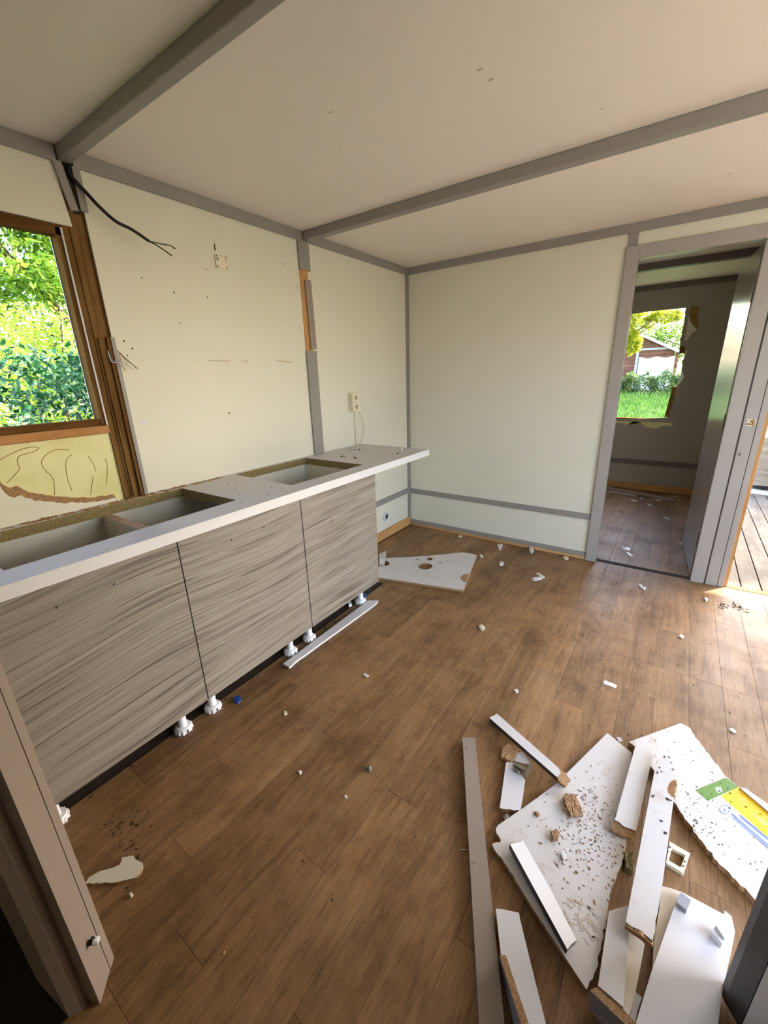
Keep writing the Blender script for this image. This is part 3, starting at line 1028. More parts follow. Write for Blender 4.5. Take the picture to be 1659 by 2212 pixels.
# switch back plate
sw = empty('switch_backplate', (0, -1.755, 1.93), 'square ivory switch backplate screwed high on the kitchen wall', 'backplate')
pA = P(464, 550, 'x', 0); pB = P(490, 581, 'x', 0)
box('plate', (0, -1.787, 1.901), (.006, -1.722, 1.962), M['ivory'], sw, .002)
for dx in (0, .052):
    for dz in (0, .046):
        box('slot', (.0055, -1.781 + dx, 1.906 + dz), (.0068, -1.775 + dx, 1.912 + dz), M['dirtshade'], sw)
for lo_, hi_ in (((.0055, -1.782, 1.932), (.0068, -1.770, 1.950)), ((.0055, -1.762, 1.955), (.0068, -1.744, 1.958)), ((.0055, -1.73, 1.93), (.0068, -1.727, 1.948))):
    box('slot', lo_, hi_, M['steel'], sw)

# round vent
vt = empty('wall_vent', (0, -.395, .19), 'small round white wall vent above the bare pine skirting', 'vent')
lathe('vent_ring', [(.025, 0), (.0385, 0), (.0385, .005), (.035, .011), (.026, .009), (.025, .001)], (.0, -.396, .191), (1, 0, 0), M['plastic'], vt, 32)
lathe('vent_shadow_ring', [(.0402, 0), (.0402, .0015)], (.0, -.396, .191), (1, 0, 0), M['darkgrey'], vt, 32)  # dark disc painting a shadow outline around the vent ring
lathe('vent_screen', [(.025, 0), (.025, .003)], (.0, -.396, .191), (1, 0, 0), M['darkgrey'], vt, 24)
boxes('vent_grille', [((.003, -.396 - math.sqrt(max(0, .024 ** 2 - z * z)), .191 + z - .0012), (.006, -.396 + math.sqrt(max(0, .024 ** 2 - z * z)), .191 + z + .0012)) for z in [-.020 + .005 * i for i in range(9)]], M['steel'], vt)
lathe('vent_knob', [(.005, 0), (.005, .010)], (.0, -.396, .191), (1, 0, 0), M['steel'], vt, 12)

# black cable
cb = empty('ceiling_cable', (0, -2.36, 2.1), 'black power cable hanging from the ceiling joint with bared wire ends', 'cable')
cp = [P(146, 340, 'x', -.002), P(150, 372, 'x', .010), P(160, 388, 'x', .016), P(185, 415, 'x', .03), P(215, 447, 'x', .045), P(250, 478, 'x', .06), P(285, 496, 'x', .075), P(322, 521, 'x', .09)]
tube('cable_sheath', smooth_path(cp, 6), .0075, M['black'], cb, 10, taper=.75)
tube('green_core', smooth_path([P(320, 520, 'x', .09), P(345, 526, 'x', .095), P(366, 530, 'x', .10), P(379, 537, 'x', .10)], 5), .0024, M['green_wire'], cb, 6)
tube('green_core', smooth_path([P(322, 521, 'x', .09), P(350, 528, 'x', .092), P(370, 531, 'x', .10), P(376, 538, 'x', .11)], 5), .0018, M['green_wire'], cb, 6)
tube('black_core', smooth_path([P(320, 520, 'x', .09), P(345, 534, 'x', .10), P(372, 553, 'x', .11)], 5), .0026, M['black'], cb, 6)
# small wires
wr_ = empty('cut_wires', (0, -2.34, 1.5), 'thin cut wires poking out of the timber post', 'wire')
for pts, m in [([(233, 757), (238, 775), (245, 783), (262, 783), (275, 790)], 'white'), ([(233, 757), (242, 778), (258, 781)], 'blue_print'),
               ([(254, 757), (265, 768), (278, 780), (298, 797)], 'green_wire'), ([(254, 757), (270, 775), (290, 790), (292, 796)], 'yellow_wire'),
               ([(258, 760), (262, 785), (271, 802)], 'pine'), ([(260, 762), (275, 785), (287, 799)], 'ivory')]:
    q = smooth_path([P(p[0], p[1], 'x', .012 + .006 * i) for i, p in enumerate(pts)], 5)
    tube('wire', q, .0016, M[m], wr_, 5)

# latch plate and screw on the wall end
lp = empty('latch_recess', (2.33, -.02, 1.05), 'torn square latch hole with foam crumbs in the grey end board', 'latch')
c = P(1622, 913, 'y', -.0205)
box('latch_plate', (c.x - .021, -.0235, c.z - .020), (c.x + .021, -.020, c.z + .020), M['ivory'], lp, .002)
sp = [Vector((c.x + rnd.uniform(-.018, .02), -.024, c.z + rnd.uniform(-.016, .018))) for _ in range(40)]
o = pydata('foam_crumb', [], [], M['foamdark'], lp)
vv, ff = [], []
for s in sp:
    r = rnd.uniform(.002, .005)
    b0 = len(vv)
    vv += [(s.x + x * r, s.y + y * r * .7, s.z + z * r) for x, y, z in ((1, 0, 0), (-1, 0, 0), (0, 1, 0), (0, -1, 0), (0, 0, 1), (0, 0, -1))]
    ff += [tuple(b0 + i for i in f) for f in ((0, 2, 4), (2, 1, 4), (1, 3, 4), (3, 0, 4), (2, 0, 5), (1, 2, 5), (3, 1, 5), (0, 3, 5))]
o.data.from_pydata(vv, [], ff)
c = P(1600, 981, 'y', -.0205)
tag(lathe('screw_stub', [(.004, 0), (.004, .008), (.007, .009), (.007, .012), (.003, .014)], (c.x, -.0205, c.z), (0, -1, 0), M['steel'], None, 12), 'single screw sticking out of the grey end board below the latch', 'screw')

# ================================================================== DEBRIS BOARDS
WB = [M['dirtywhite'], M['chip']]


def q(a, b):           # pixel in the debris close-up -> photo pixel
    return (950 + a * 0.42737, 1500 + b * 0.42737)


def qq(l):
    return [q(*p) for p in l]


def flat(z):
    return [(1000, 1700, z), (1500, 1700, z), (1300, 2100, z)]


# grey batten
gb = board('grey_batten', [(999, 1593), (1026, 1593), (1098, 2290), (1040, 2290)], flat(.022), .022, [M['jamb'], M['jamb']])
A, U, V, N, on = frame_of(gb)
tag(gb, 'long straight grey painted batten lying left of the board pile', 'batten')
for px, py in ((1007, 1618), (1023, 1865)):
    c = on(px, py)
    lathe('nail', [(.0012, 0), (.0012, .012), (.003, .0125), (.003, .0135)], c, (0.2, -.1, 1), M['steel'], gb, 8)
c1, c2 = PF(993, 1835, .003), PF(1013, 1836.5, .003)
tag(tube('wire_nail', [c1, c2], .0016, M['ivory'], None, 6), 'thin pale nail lying on the floor left of the grey batten', 'nail')

# main white board C
cpts = [(847, 195), (970, 295), (955, 520), (945, 735), (930, 820), (905, 890), (885, 940), (858, 1010), (850, 1080), (838, 1150), (815, 1290), (780, 1410), (742, 1492), (500, 1128), (380, 935), (300, 815), (265, 756), (303, 748), (309, 740), (283, 682), (292, 662), (430, 568), (600, 443), (650, 390)]
Cb = board('white_board', qq(cpts), flat(.018), .016, WB, torn={2, 3, 4, 5, 6, 7, 8, 9, 10, 11, 14, 15, 16, 17, 18}, amp=.003)
A, U, V, N, onC = frame_of(Cb)
tag(Cb, 'large broken white board covered in brown crumbs, centre of the debris pile', 'board')
# F strip on C
Fb = board('white_strip', qq([(355, 757), (420, 738), (455, 800), (560, 985), (692, 1242), (645, 1290)]), [(q(355, 757)[0], q(355, 757)[1], .046), (q(645, 1290)[0], q(645, 1290)[1], .046), (q(560, 985)[0], q(560, 985)[1], .036)], .016, [M['white'], M['darkgrey']], torn={4, 0}, amp=.003)  # dark grey sides paint the shadow along the strip's edge
frame_of(Fb)
tag(Fb, 'narrow white strip lying slantwise on the lower left of the crumb-covered board', 'strip')
# G board with sticker
gp = [(955, 240), (1218, 145), (1265, 170), (1290, 215), (1380, 330), (1450, 418), (1500, 458), (1660, 590), (1900, 800), (1800, 1260), (1612, 1062), (1560, 1000), (1400, 840), (1300, 710), (1230, 610), (1180, 540), (1080, 380), (985, 262)]
Gb = board('sticker_board', qq(gp), flat(.019), .018, WB, torn={2, 3, 4, 5, 6, 10, 11, 12, 13, 14}, amp=.0035)
A, U, V, N, onG = frame_of(Gb)
tag(Gb, 'white board with a green and yellow sticker at the right edge', 'board')


def print_(name, pix, h, mat, parent, on, t=.0004):
    pts = [on(p[0], p[1], h) for p in pix]
    n = len(pts)
    vs_ = [p for p in pts] + [p - N * t for p in pts]
    fs_ = [tuple(range(n)), tuple(reversed(range(n, 2 * n)))] + [(i, (i + 1) % n, (i + 1) % n + n, i + n) for i in range(n)]
    o = pydata(name, vs_, fs_, mat, parent)
    bm = bmesh.new(); bm.from_mesh(o.data); bmesh.ops.recalc_face_normals(bm, faces=bm.faces[:]); bm.to_mesh(o.data); bm.free()
    return o


st = print_('sticker', qq([(1295, 483), (1445, 420), (1512, 467), (1850, 745), (1850, 920), (1640, 760)]), .0006, M['white_print'], Gb, onG)
st['label'] = 'white paper sticker with green and yellow bands'
print_('green_band', qq([(1295, 483), (1445, 420), (1512, 467), (1355, 537)]), .0011, M['green_print'], st, onG)
print_('yellow_band', qq([(1420, 513), (1512, 467), (1850, 745), (1850, 890)]), .0011, M['yellow_print'], st, onG)
# leaf icon: slanted white strokes
for i in range(4):
    x = 1391 + i * 8
    print_('leaf_stroke', qq([(x, 470 - i), (x + 4, 468 - i), (x + 14, 490 + i), (x + 9, 494 + i)]), .0015, M['white_print'], st, onG, .0003)
print_('leaf_stroke', qq([(1398, 492), (1420, 480), (1418, 494), (1408, 498)]), .0015, M['white_print'], st, onG, .0003)


def ring(name, cx, cy, r, w, mat, on, h, parent, sq=0.85):
    n = 20
    out = [on(*q(cx + r * math.cos(2 * math.pi * i / n), cy + r * sq * math.sin(2 * math.pi * i / n)), h) for i in range(n)]
    inn = [on(*q(cx + (r - w) * math.cos(2 * math.pi * i / n), cy + (r - w) * sq * math.sin(2 * math.pi * i / n)), h) for i in range(n)]
    fs_ = [(i, (i + 1) % n, (i + 1) % n + n, i + n) for i in range(n)]
    return pydata(name, out + inn, fs_, mat, parent)


ring('pictogram_ring', 1440, 582, 26, 4, M['blue_print'], onG, .0012, st, .9)
print_('drop_mark', qq([(1437, 572), (1447, 586), (1440, 594), (1432, 586)]), .0013, M['blue_print'], st, onG, .0002)
M['pale_yellow'] = plain('sticker_pale_yellow', srgb(246, 222, 120), 0.4)
ring('pictogram_ring', 1527, 541, 22, 3, M['pale_yellow'], onG, .0016, st, .9)
ring('pictogram_ring', 1640, 638, 24, 3, M['pale_yellow'], onG, .0016, st, .9)
for cx, cy in ((1527, 541), (1640, 638)):
    print_('pictogram_bar', qq([(cx - 14, cy - 12), (cx - 10, cy - 14), (cx + 14, cy + 12), (cx + 10, cy + 14)]), .0016, M['pale_yellow'], st, onG, .0002)
    print_('pictogram_bar', qq([(cx + 10, cy - 13), (cx + 13, cy - 10), (cx - 8, cy + 13), (cx - 12, cy + 10)]), .0016, M['pale_yellow'], st, onG, .0002)
for (x0, y0, x1, y1, w) in [(1512, 612, 1800, 850, 6), (1520, 622, 1800, 856, 3), (1470, 606, 1780, 872, 7), (1478, 622, 1700, 812, 3), (1580, 605, 1660, 665, 2)]:
    print_('text_line', qq([(x0, y0), (x0 + w, y0 - w), (x1 + w, y1 - w), (x1, y1)]), .0012, M['blue_print'] if w != 2 else M['white_print'], st, onG, .0003)

# thin strip along right edge of G
Gs = board('white_strip', qq([(1515, 470), (1545, 474), (1660, 555), (1800, 660), (1780, 690), (1660, 592)]), flat(.026), .008, WB)
frame_of(Gs)
tag(Gs, 'thin white strip lying along the far edge of the sticker board', 'strip')

# E strip
Eb = board('white_strip', qq([(998, 225), (1087, 260), (992, 692), (940, 672), (885, 635)]), [(*q(998, 225), .046), (*q(1087, 260), .046), (*q(940, 672), .046)], .018, WB, torn={2, 3}, amp=.004)
frame_of(Eb)
tag(Eb, 'short white strip with a torn brown end bridging the two big boards', 'strip')
rag = board('x', qq([(885, 636), (940, 672), (992, 694), (990, 732), (965, 730), (945, 718), (915, 712), (872, 692), (868, 662)]), [(*q(885, 635), .041), (*q(992, 694), .041), (*q(915, 712), .034)], .013, [M['chip'], M['chip']], torn='all', amp=.004, step=.008)
frame_of(rag)
rag.name = 'torn_core'
rag.parent = Eb
# H strip
Hb = board('white_strip', qq([(1092, 352), (1108, 322), (1130, 303), (1180, 318), (1206, 334), (1197, 430), (1180, 432), (1160, 445), (1150, 470), (1152, 495), (1172, 518), (1184, 520), (1128, 940), (1100, 1110), (1075, 1246), (1040, 1215), (1000, 1185), (940, 1150), (1020, 730)]),
           [(*q(1130, 303), .072), (*q(1197, 430), .072), (*q(940, 1150), .062)], .018, [M['dirtywhite'], M['chip']], torn={0, 1, 2, 3, 5, 6, 7, 8, 9, 10, 13, 14, 15, 16}, amp=.003)
A, U, V, N, onH = frame_of(Hb)
tag(Hb, 'long white strip with a bitten brown notch lying over the pile', 'strip')
ntc = board('x', qq([(1200, 428), (1180, 428), (1158, 442), (1146, 470), (1150, 498), (1170, 522), (1187, 522)]), [(*q(1200, 428), .066), (*q(1150, 498), .062), (*q(1187, 522), .067)], .010, [M['chip'], M['chip']], torn='all', amp=.003, step=.006)
frame_of(ntc)
ntc.name = 'notch_core'
ntc.parent = Hb
# hanging torn edge at the lower end
rg = board('x', qq([(940, 1148), (1000, 1183), (1040, 1213), (1077, 1244), (1074, 1262), (1040, 1240), (1000, 1205), (965, 1185), (938, 1164)]), [(*q(940, 1148), .058), (*q(1077, 1244), .058), (*q(1000, 1205), .047)], .010, [M['chip'], M['chip']], torn='all', amp=.003, step=.007)
frame_of(rg)
rg.name = 'torn_core'
rg.parent = Hb

# B stick
Bb = board('white_stick', qq([(250, 118), (290, 98), (560, 335), (600, 372), (612, 400), (592, 418)]), [(*q(250, 118), .024), (*q(290, 98), .024), (*q(592, 418), .044)], .018, [M['white'], M['darkgrey']])
A, U, V, N, on = frame_of(Bb)
tag(Bb, 'slim white stick with a broken brown tip resting on the big board', 'stick')
tp = board('x', qq([(592, 416), (612, 398), (604, 376), (640, 402), (662, 432), (650, 446), (632, 462), (610, 446)]), [(*q(592, 418), .042), (*q(604, 376), .042), (*q(650, 446), .038)], .012, [M['chip'], M['chip']], torn='all', amp=.002, step=.006)
frame_of(tp); tp.name = 'broken_tip'; tp.parent = Bb

# I strips
I1 = board('white_strip', qq([(855, 1095), (950, 1066), (960, 1190), (940, 1400), (928, 1582), (870, 1530), (800, 1472)]), flat(.034), .016, [M['dirtywhite'], M['chip']])
frame_of(I1)
tag(I1, 'white strip under the long notched strip, left of the big lower sheet', 'strip')
I2 = board('cream_strip', qq([(940, 1185), (1042, 1232), (1018, 1360), (990, 1500), (958, 1625), (915, 1580)]), flat(.017), .010, [M['cream'], M['chip']])
frame_of(I2)
tag(I2, 'cream strip half covered by the white strip left of the lower sheet', 'strip')
I3 = board('white_strip', qq([(985, 1500), (1022, 1532), (1000, 1600), (985, 1680), (955, 1680), (965, 1600)]), flat(.010), .008, [M['white'], M['chip']])
frame_of(I3)
tag(I3, 'small white offcut wedged below the big lower sheet', 'offcut')
# K sheet
Kb = board('cream_sheet', qq([(1117, 968), (1150, 975), (1170, 980), (1235, 1003), (1215, 1080), (1140, 1300), (1075, 1385), (1082, 1250), (1110, 1080)]), flat(.012), .008, [M['cream'], M['chip']])
frame_of(Kb)
tag(Kb, 'cream sheet showing between the notched strip and the big lower sheet', 'sheet')
# J sheet
Jb = board('white_sheet', qq([(1195, 1045), (1225, 1000), (1330, 1055), (1438, 1113), (1440, 1092), (1475, 1122), (1492, 1200), (1476, 1290), (1430, 1490), (1395, 1760), (960, 1760), (1070, 1400)]), flat(.030), .012, [M['white'], M['white']])
A, U, V, N, onJ = frame_of(Jb)
tag(Jb, 'wide white sheet with two clips at the bottom right of the pile', 'sheet')


def clip(pix, h, parent, name='clip', mat='plastic'):
    pts = [onJ(*q(*p), h) for p in pix]
    base = [onJ(*q(*p), 0.0) for p in pix]
    base = [b + (p - onJ(*q(*pp), h)) for b, p, pp in zip(base, pts, pix)]
    # drop vertically to the sheet
    base = [Vector((p.x, p.y, p.z - h)) for p in pts]
    n = len(pts)
    o = pydata(name, pts + base, [tuple(range(n)), tuple(reversed(range(n, 2 * n)))] + [(i, i + n, (i + 1) % n + n, (i + 1) % n) for i in range(n)], M[mat], parent)
    bm = bmesh.new(); bm.from_mesh(o.data); bmesh.ops.recalc_face_normals(bm, faces=bm.faces[:]); bm.to_mesh(o.data); bm.free()
    return o


clip([(1208, 1012), (1222, 1000), (1270, 1040), (1248, 1090), (1198, 1050)], .016, Jb, 'clip', 'pinboard')
clip([(1370, 1195), (1390, 1175), (1450, 1225), (1428, 1258)], .020, Jb, 'clip')
clip([(1395, 1165), (1410, 1160), (1455, 1215), (1440, 1232)], .030, Jb, 'clip')
# M strip bottom left
Mb = board('white_strip', qq([(283, 1083), (320, 1086), (400, 1104), (407, 1142), (470, 1400), (570, 1800), (460, 1800), (310, 1330)]), flat(.030), .016, [M['white'], M['chip']])
frame_of(Mb)
tag(Mb, 'tapering white strip right beside the grey batten at the bottom', 'strip')
# boards standing on edge


def edge_board(tl, tr, bl, zt_, label, mat):
    a0, a1 = [PF(*q(*p), zt_) for p in tl]
    b0, b1 = [PF(*q(*p), zt_) for p in tr]
    c0, c1 = [PF(*q(*p), .003) for p in bl]
    e = 1.35
    a1, b1, c1 = a0 + (a1 - a0) * e, b0 + (b1 - b0) * e, c0 + (c1 - c0) * e
    d0, d1 = c0 + (b0 - a0), c1 + (b1 - a1)
    vs_ = [a0, b0, b1, a1, c0, d0, d1, c1]
    o = pydata('offcut_board', vs_, [(0, 1, 2, 3), (7, 6, 5, 4), (0, 4, 5, 1), (1, 5, 6, 2), (2, 6, 7, 3), (3, 7, 4, 0)], [M['chip'], M[mat]], None, [0, 0, 0, 1, 0, 1])
    bm = bmesh.new(); bm.from_mesh(o.data); bmesh.ops.recalc_face_normals(bm, faces=bm.faces[:]); bm.to_mesh(o.data); bm.free()
    return tag(o, label, 'offcut')


edge_board(((302, 1318), (410, 1666)), ((334, 1318), (450, 1666)), ((300, 1352), (372, 1666)), .050, 'offcut standing on edge between grey batten and tapering strip, brown core up', 'pinboard')
edge_board(((760, 1495), (960, 1690)), ((790, 1479), (1003, 1668)), ((757, 1592), (930, 1790)), .060, 'grey-faced board standing on edge at the bottom below the big white board', 'pinboard')

# O hinge piece
Ob = board('white_offcut', qq([(335, 342), (368, 345), (432, 432), (420, 520), (408, 586), (355, 580), (303, 573)]), flat(.018), .016, [M['white'], M['chip']], torn={4, 5}, amp=.003)
A, U, V, N, onO = frame_of(Ob)
tag(Ob, 'small white offcut with a metal hinge left of the slim stick', 'offcut')
box_c = onO(*q(410, 375), .010)
hg = empty('cabinet_hinge', onO(*q(415, 375), .002), 'bent metal cabinet hinge lying on the small white offcut', 'hinge')
h1, h2 = onO(*q(372, 350), .012), onO(*q(452, 392), .012)
dirh = (h2 - h1).normalized(); sd = Vector((0, 0, 1)).cross(dirh)


def obox(name, c, d, L, Wd, Ht, mat, parent):
    s = Vector((0, 0, 1)).cross(d).normalized()
    u = d.cross(s) * -1
    u = Vector((0, 0, 1))
    vs2 = []
    for z in (-Ht / 2, Ht / 2):
        for a_, b_ in ((-1, -1), (1, -1), (1, 1), (-1, 1)):
            vs2.append(c + d * (a_ * L / 2) + s * (b_ * Wd / 2) + u * z)
    return pydata(name, vs2, BOXF, mat, parent)


obox('hinge_arm', (h1 + h2) / 2, dirh, (h2 - h1).length, .014, .010, M['steel'], hg)
lathe('hinge_cup', [(.013, 0), (.014, .002), (.011, .008), (.004, .010)], onO(*q(390, 385), .001), (.1, .2, 1), M['steel'], hg, 20)
obox('hinge_plate', onO(*q(448, 385), .014), sd, .045, .010, .016, M['steel'], hg)
tr_ = board('white_chip', qq([(368, 330), (392, 300), (412, 288), (440, 318), (462, 352), (430, 350), (395, 342)]), flat(.012), .010, [M['white'], M['chip']], torn={0, 2}, amp=.003)
frame_of(tr_)
tag(tr_, 'triangular white chip between the brown lump and the hinge', 'chip')


def lump(name, pix, zt_, h, label, cat, amp=.005, mat='chip', on=None):
    """rough broken chunk: polygon top, irregular, lying on a surface"""
    rr = random.Random(hash(label) % 1000 if False else len(label) * 7 + int(pix[0][0]))
    pts = [PF(*p, zt_) for p in pix]
    loop = rough_loop([(p.x, p.y) for p in pts], 'all', .007, .002, rr)
    c = Vector((sum(p[0] for p in loop) / len(loop), sum(p[1] for p in loop) / len(loop)))
    n = len(loop)
    verts, faces = [], []
    rings = [(1.0, -h), (1.04, -h * .5), (0.97, 0), (0.6, .0), (0.25, 0)]
    for s, z in rings:
        for p in loop:
            w = Vector((c.x + (p[0] - c.x) * s, c.y + (p[1] - c.y) * s))
            zz = zt_ + z + (rr.uniform(-.35, .25) * min(amp, h) if z > -h else 0)
            verts.append((w.x + rr.uniform(-.0012, .0012), w.y + rr.uniform(-.0012, .0012), zz))
    for i in range(len(rings) - 1):
        for k_ in range(n):
            a_, b_ = i * n + k_, i * n + (k_ + 1) % n
            faces.append((a_, b_, b_ + n, a_ + n))
    faces.append(tuple(range(n - 1, -1, -1)))
    faces.append(tuple(range((len(rings) - 1) * n, len(rings) * n)))
    o = pydata(name, verts, faces, M[mat])
    return tag(o, label, cat)


lump('particle_chunk', qq([(310, 312), (318, 262), (345, 248), (402, 275), (385, 315), (360, 335), (335, 328)]), .020, .020, 'crumbly brown particle lump beside the top of the small offcut', 'chunk')
lump('particle_chunk', qq([(625, 508), (688, 502), (724, 600), (662, 607), (640, 560)]), .036, .016, 'rectangular brown particle chunk on the big crumb-covered board', 'chunk')
lump('particle_chunk', qq([(566, 690), (585, 676), (606, 695), (598, 730), (575, 735)]), .030, .010, 'small round brown lump on the big crumb-covered board', 'chunk')
lump('particle_chunk', qq([(478, 592), (492, 588), (506, 605), (495, 614)]), .025, .006, 'tiny brown crumb near the left corner of the big board', 'chunk')
lump('particle_chunk', qq([(935, 800), (975, 790), (990, 850), (975, 890), (940, 870)]), .022, .022, 'dark brown fibre clump between big board and notched strip', 'chunk', mat='chipgreen')
lump('white_chip', qq([(615, 800), (632, 790), (638, 815), (625, 836)]), .026, .008, 'curled white flake standing on the big crumb-covered board', 'chip', mat='white')
lump('metal_fitting', qq([(318, 612), (340, 598), (356, 612), (345, 634), (325, 632)]), .012, .012, 'small metal fitting under the small white offcut end', 'fitting', mat='steel')
lump('white_chip', qq([(893, 218), (915, 216), (923, 234), (905, 236)]), .006, .006, 'white chip behind the top corner of the big board', 'chip', mat='white')

# P socket frame ring
fr = empty('socket_frame', PF(*q(1203, 820), 0), 'square ivory socket frame lying right of the notched strip', 'frame')
fo_ = [PF(*q(*p), .014) for p in ((1160, 740), (1266, 802), (1232, 905), (1142, 850))]
fi_ = [PF(*q(*p), .014) for p in ((1173, 775), (1240, 812), (1217, 872), (1158, 838))]
n = 4
vs_ = fo_ + fi_ + [Vector((p.x, p.y, 0.0005)) for p in fo_] + [Vector((p.x, p.y, 0.0005)) for p in fi_]
fs_ = []
for i in range(4):
    j = (i + 1) % 4
    fs_ += [(i, j, 4 + j, 4 + i), (8 + i, 12 + i, 12 + j, 8 + j), (i, 8 + i, 8 + j, j), (4 + i, 4 + j, 12 + j, 12 + i)]
o = pydata('frame_body', vs_, fs_, M['ivory'], fr)
bm = bmesh.new(); bm.from_mesh(o.data); bmesh.ops.recalc_face_normals(bm, faces=bm.faces[:])
bmesh.ops.bevel(bm, geom=bm.edges[:], offset=.0012, segments=1, affect='EDGES'); bm.to_mesh(o.data); bm.free()
for a_, b_ in ((1163, 772), (1152, 795), (1238, 845), (1230, 868)):
    c = PF(*q(a_, b_), .014)
    lathe('screw_hole', [(.0025, 0), (.0025, .0008)], c, (0, 0, 1), M['dirtshade'], fr, 8)

# crumbs on boards


def inpoly(p, poly):
    x, y = p
    r = False
    n_ = len(poly)
    for i in range(n_):
        x1, y1 = poly[i]; x2, y2 = poly[(i + 1) % n_]
        if (y1 > y) != (y2 > y) and x < (x2 - x1) * (y - y1) / (y2 - y1) + x1:
            r = not r
    return r


def scatter(poly, on, n_, seed, dens=None):
    rr = random.Random(seed)
    xs = [p[0] for p in poly]; ys = [p[1] for p in poly]
    out = []
    while len(out) < n_:
        p = (rr.uniform(min(xs), max(xs)), rr.uniform(min(ys), max(ys)))
        if inpoly(p, poly) and (dens is None or rr.random() < dens(p)):
            out.append(on(*q(*p)))
    return out


dz = lambda p: math.exp(-(((p[0] - 760) / 170) ** 2 + ((p[1] - 680) / 230) ** 2))
ok = [p for p in cpts]
sp = scatter(ok, onC, 260, 11, dz)
flakes('board_crumbs', sp, M['chip'], 'brown particle crumbs sprinkled over the big white board', 'crumbs', .002, .009, .0003, seed=12, flat=.3)
sp = scatter(ok, onC, 170, 15, dz)
flakes('board_specks', sp, M['dirtshade'], 'dark specks sprinkled over the big white board', 'specks', .002, .006, .0003, seed=16, flat=.25)
dg = lambda p: .15 + math.exp(-(((p[0] - 1330) / 120) ** 2 + ((p[1] - 600) / 110) ** 2))
sp = scatter([p for p in gp if p[0] < 1700] , onG, 150, 17, dg)
flakes('board_crumbs', sp, M['dirtshade'], 'dark crumbs sprinkled over the sticker board', 'crumbs', .002, .007, .0013, seed=18, flat=.25)
sp = [onH(*q(x, y)) for x, y in [(1075, 515), (1085, 510), (1150, 530), (1165, 535), (1110, 370), (1120, 390), (1100, 395), (1135, 315), (1160, 318), (1120, 640), (1140, 700), (1170, 345), (1180, 380)] for _ in range(2)]
flakes('strip_crumbs', sp, M['dirtshade'], 'dark crumbs on the long notched strip', 'crumbs', .004, .014, .0003, seed=19, flat=.2)
# boot print: faint ring marks on the big board
rr = random.Random(21)
sp = [onC(*q(700 + rr.uniform(-70, 85), 1140 + rr.uniform(-110, 110)), .0002) for i in range(46)]
bp = flakes('boot_print', sp, M['print'], None, None, .008, .022, 0, Cb, seed=22, flat=.012)
bp['kind'] = 'stuff'

# ================================================================== OTHER FLOOR DEBRIS
# long white strip in front of cabinets
Sb = board('white_strip', [(611, 1434), (795, 1297), (817, 1297), (812, 1304), (700, 1385), (640, 1428), (625, 1441)], flat(.012), .010, [M['white'], M['white']], torn={4, 5}, amp=.002)
frame_of(Sb)
tag(Sb, 'long white strip lying on the floor in front of the cabinet legs', 'strip')
# holed board
hp = [(800, 1248), (820, 1248), (1001, 1275), (1014, 1240), (1030, 1200), (1024, 1197), (1001, 1193), (930, 1200), (890, 1203), (836, 1205), (832, 1210), (840, 1214), (842, 1218), (836, 1222), (818, 1224), (800, 1226)]


def ell(cx, cy, rx, ry, n_=20):
    return [(cx + rx * math.cos(2 * math.pi * i / n_), cy + ry * math.sin(2 * math.pi * i / n_)) for i in range(n_)]


Hd = board('holed_board', hp, [(820, 1248, .018), (1001, 1275, .018), (930, 1200, .018)], .017, WB, torn={4, 5}, amp=.002,
           holes=[ell(918.5, 1223, 15.5, 7), ell(928, 1207.3, 6.5, 3.2), ell(901.5, 1208.4, 2.4, 1.3, 10), ell(950.5, 1215, 2.4, 1.3, 10)])
frame_of(Hd)
tag(Hd, 'white board with round pipe holes lying past the last cabinet', 'board')
ck = board('x', [(1002, 1240), (1013, 1240), (1007, 1258), (998, 1254), (994, 1248)], flat(.0192), .002, [M['chip'], M['chip']], torn='all', amp=.002, step=.008)
frame_of(ck); ck.name = 'bare_core_patch'; ck.parent = Hd
tag(pydata('metal_bracket', [PF(819, 1208, 0), PF(832, 1212, 0), PF(830, 1222, 0), PF(819, 1222, 0)] + [PF(819, 1196, .04), PF(834, 1190, .06), PF(834, 1204, .05), PF(820, 1208, .04)], BOXF, M['foil']), 'crumpled silvery bracket beside the holed board and last cabinet', 'bracket')

# torn white piece by the jamb
tp_ = board('torn_panel_piece', [(184, 1909), (192, 1895), (215, 1882), (245, 1874), (258, 1868), (264, 1852), (288, 1848), (292, 1856), (308, 1864), (309, 1872), (303, 1886), (285, 1898), (262, 1903), (225, 1906)], flat(.008), .008, [M['wall'], M['chip']], torn={3, 4, 8, 9, 10, 11, 12, 13}, amp=.003)
frame_of(tp_)
tag(tp_, 'torn pointed piece of white panel on the floor beside the near jamb', 'panel piece')
# nut
nt = empty('hex_nut', PF(796, 1662, 0), 'small steel flanged nut standing alone in the middle of the floor', 'nut')
c = PF(796, 1662, 0)
lathe('nut_flange', [(.009, 0), (.013, 0), (.013, .003), (.0095, .005), (.009, .004)], c, (0, 0, 1), M['steel'], nt, 24)
lathe('nut_body', [(.0048, .004), (.0098, .004), (.0098, .014), (.0085, .016), (.0052, .016), (.0048, .014)], c, (0, 0, 1), M['steel'], nt, 6, smooth=False)
lathe('nut_bore', [(.0049, .0), (.0049, .0135)], c, (0, 0, 1), M['black'], nt, 12)

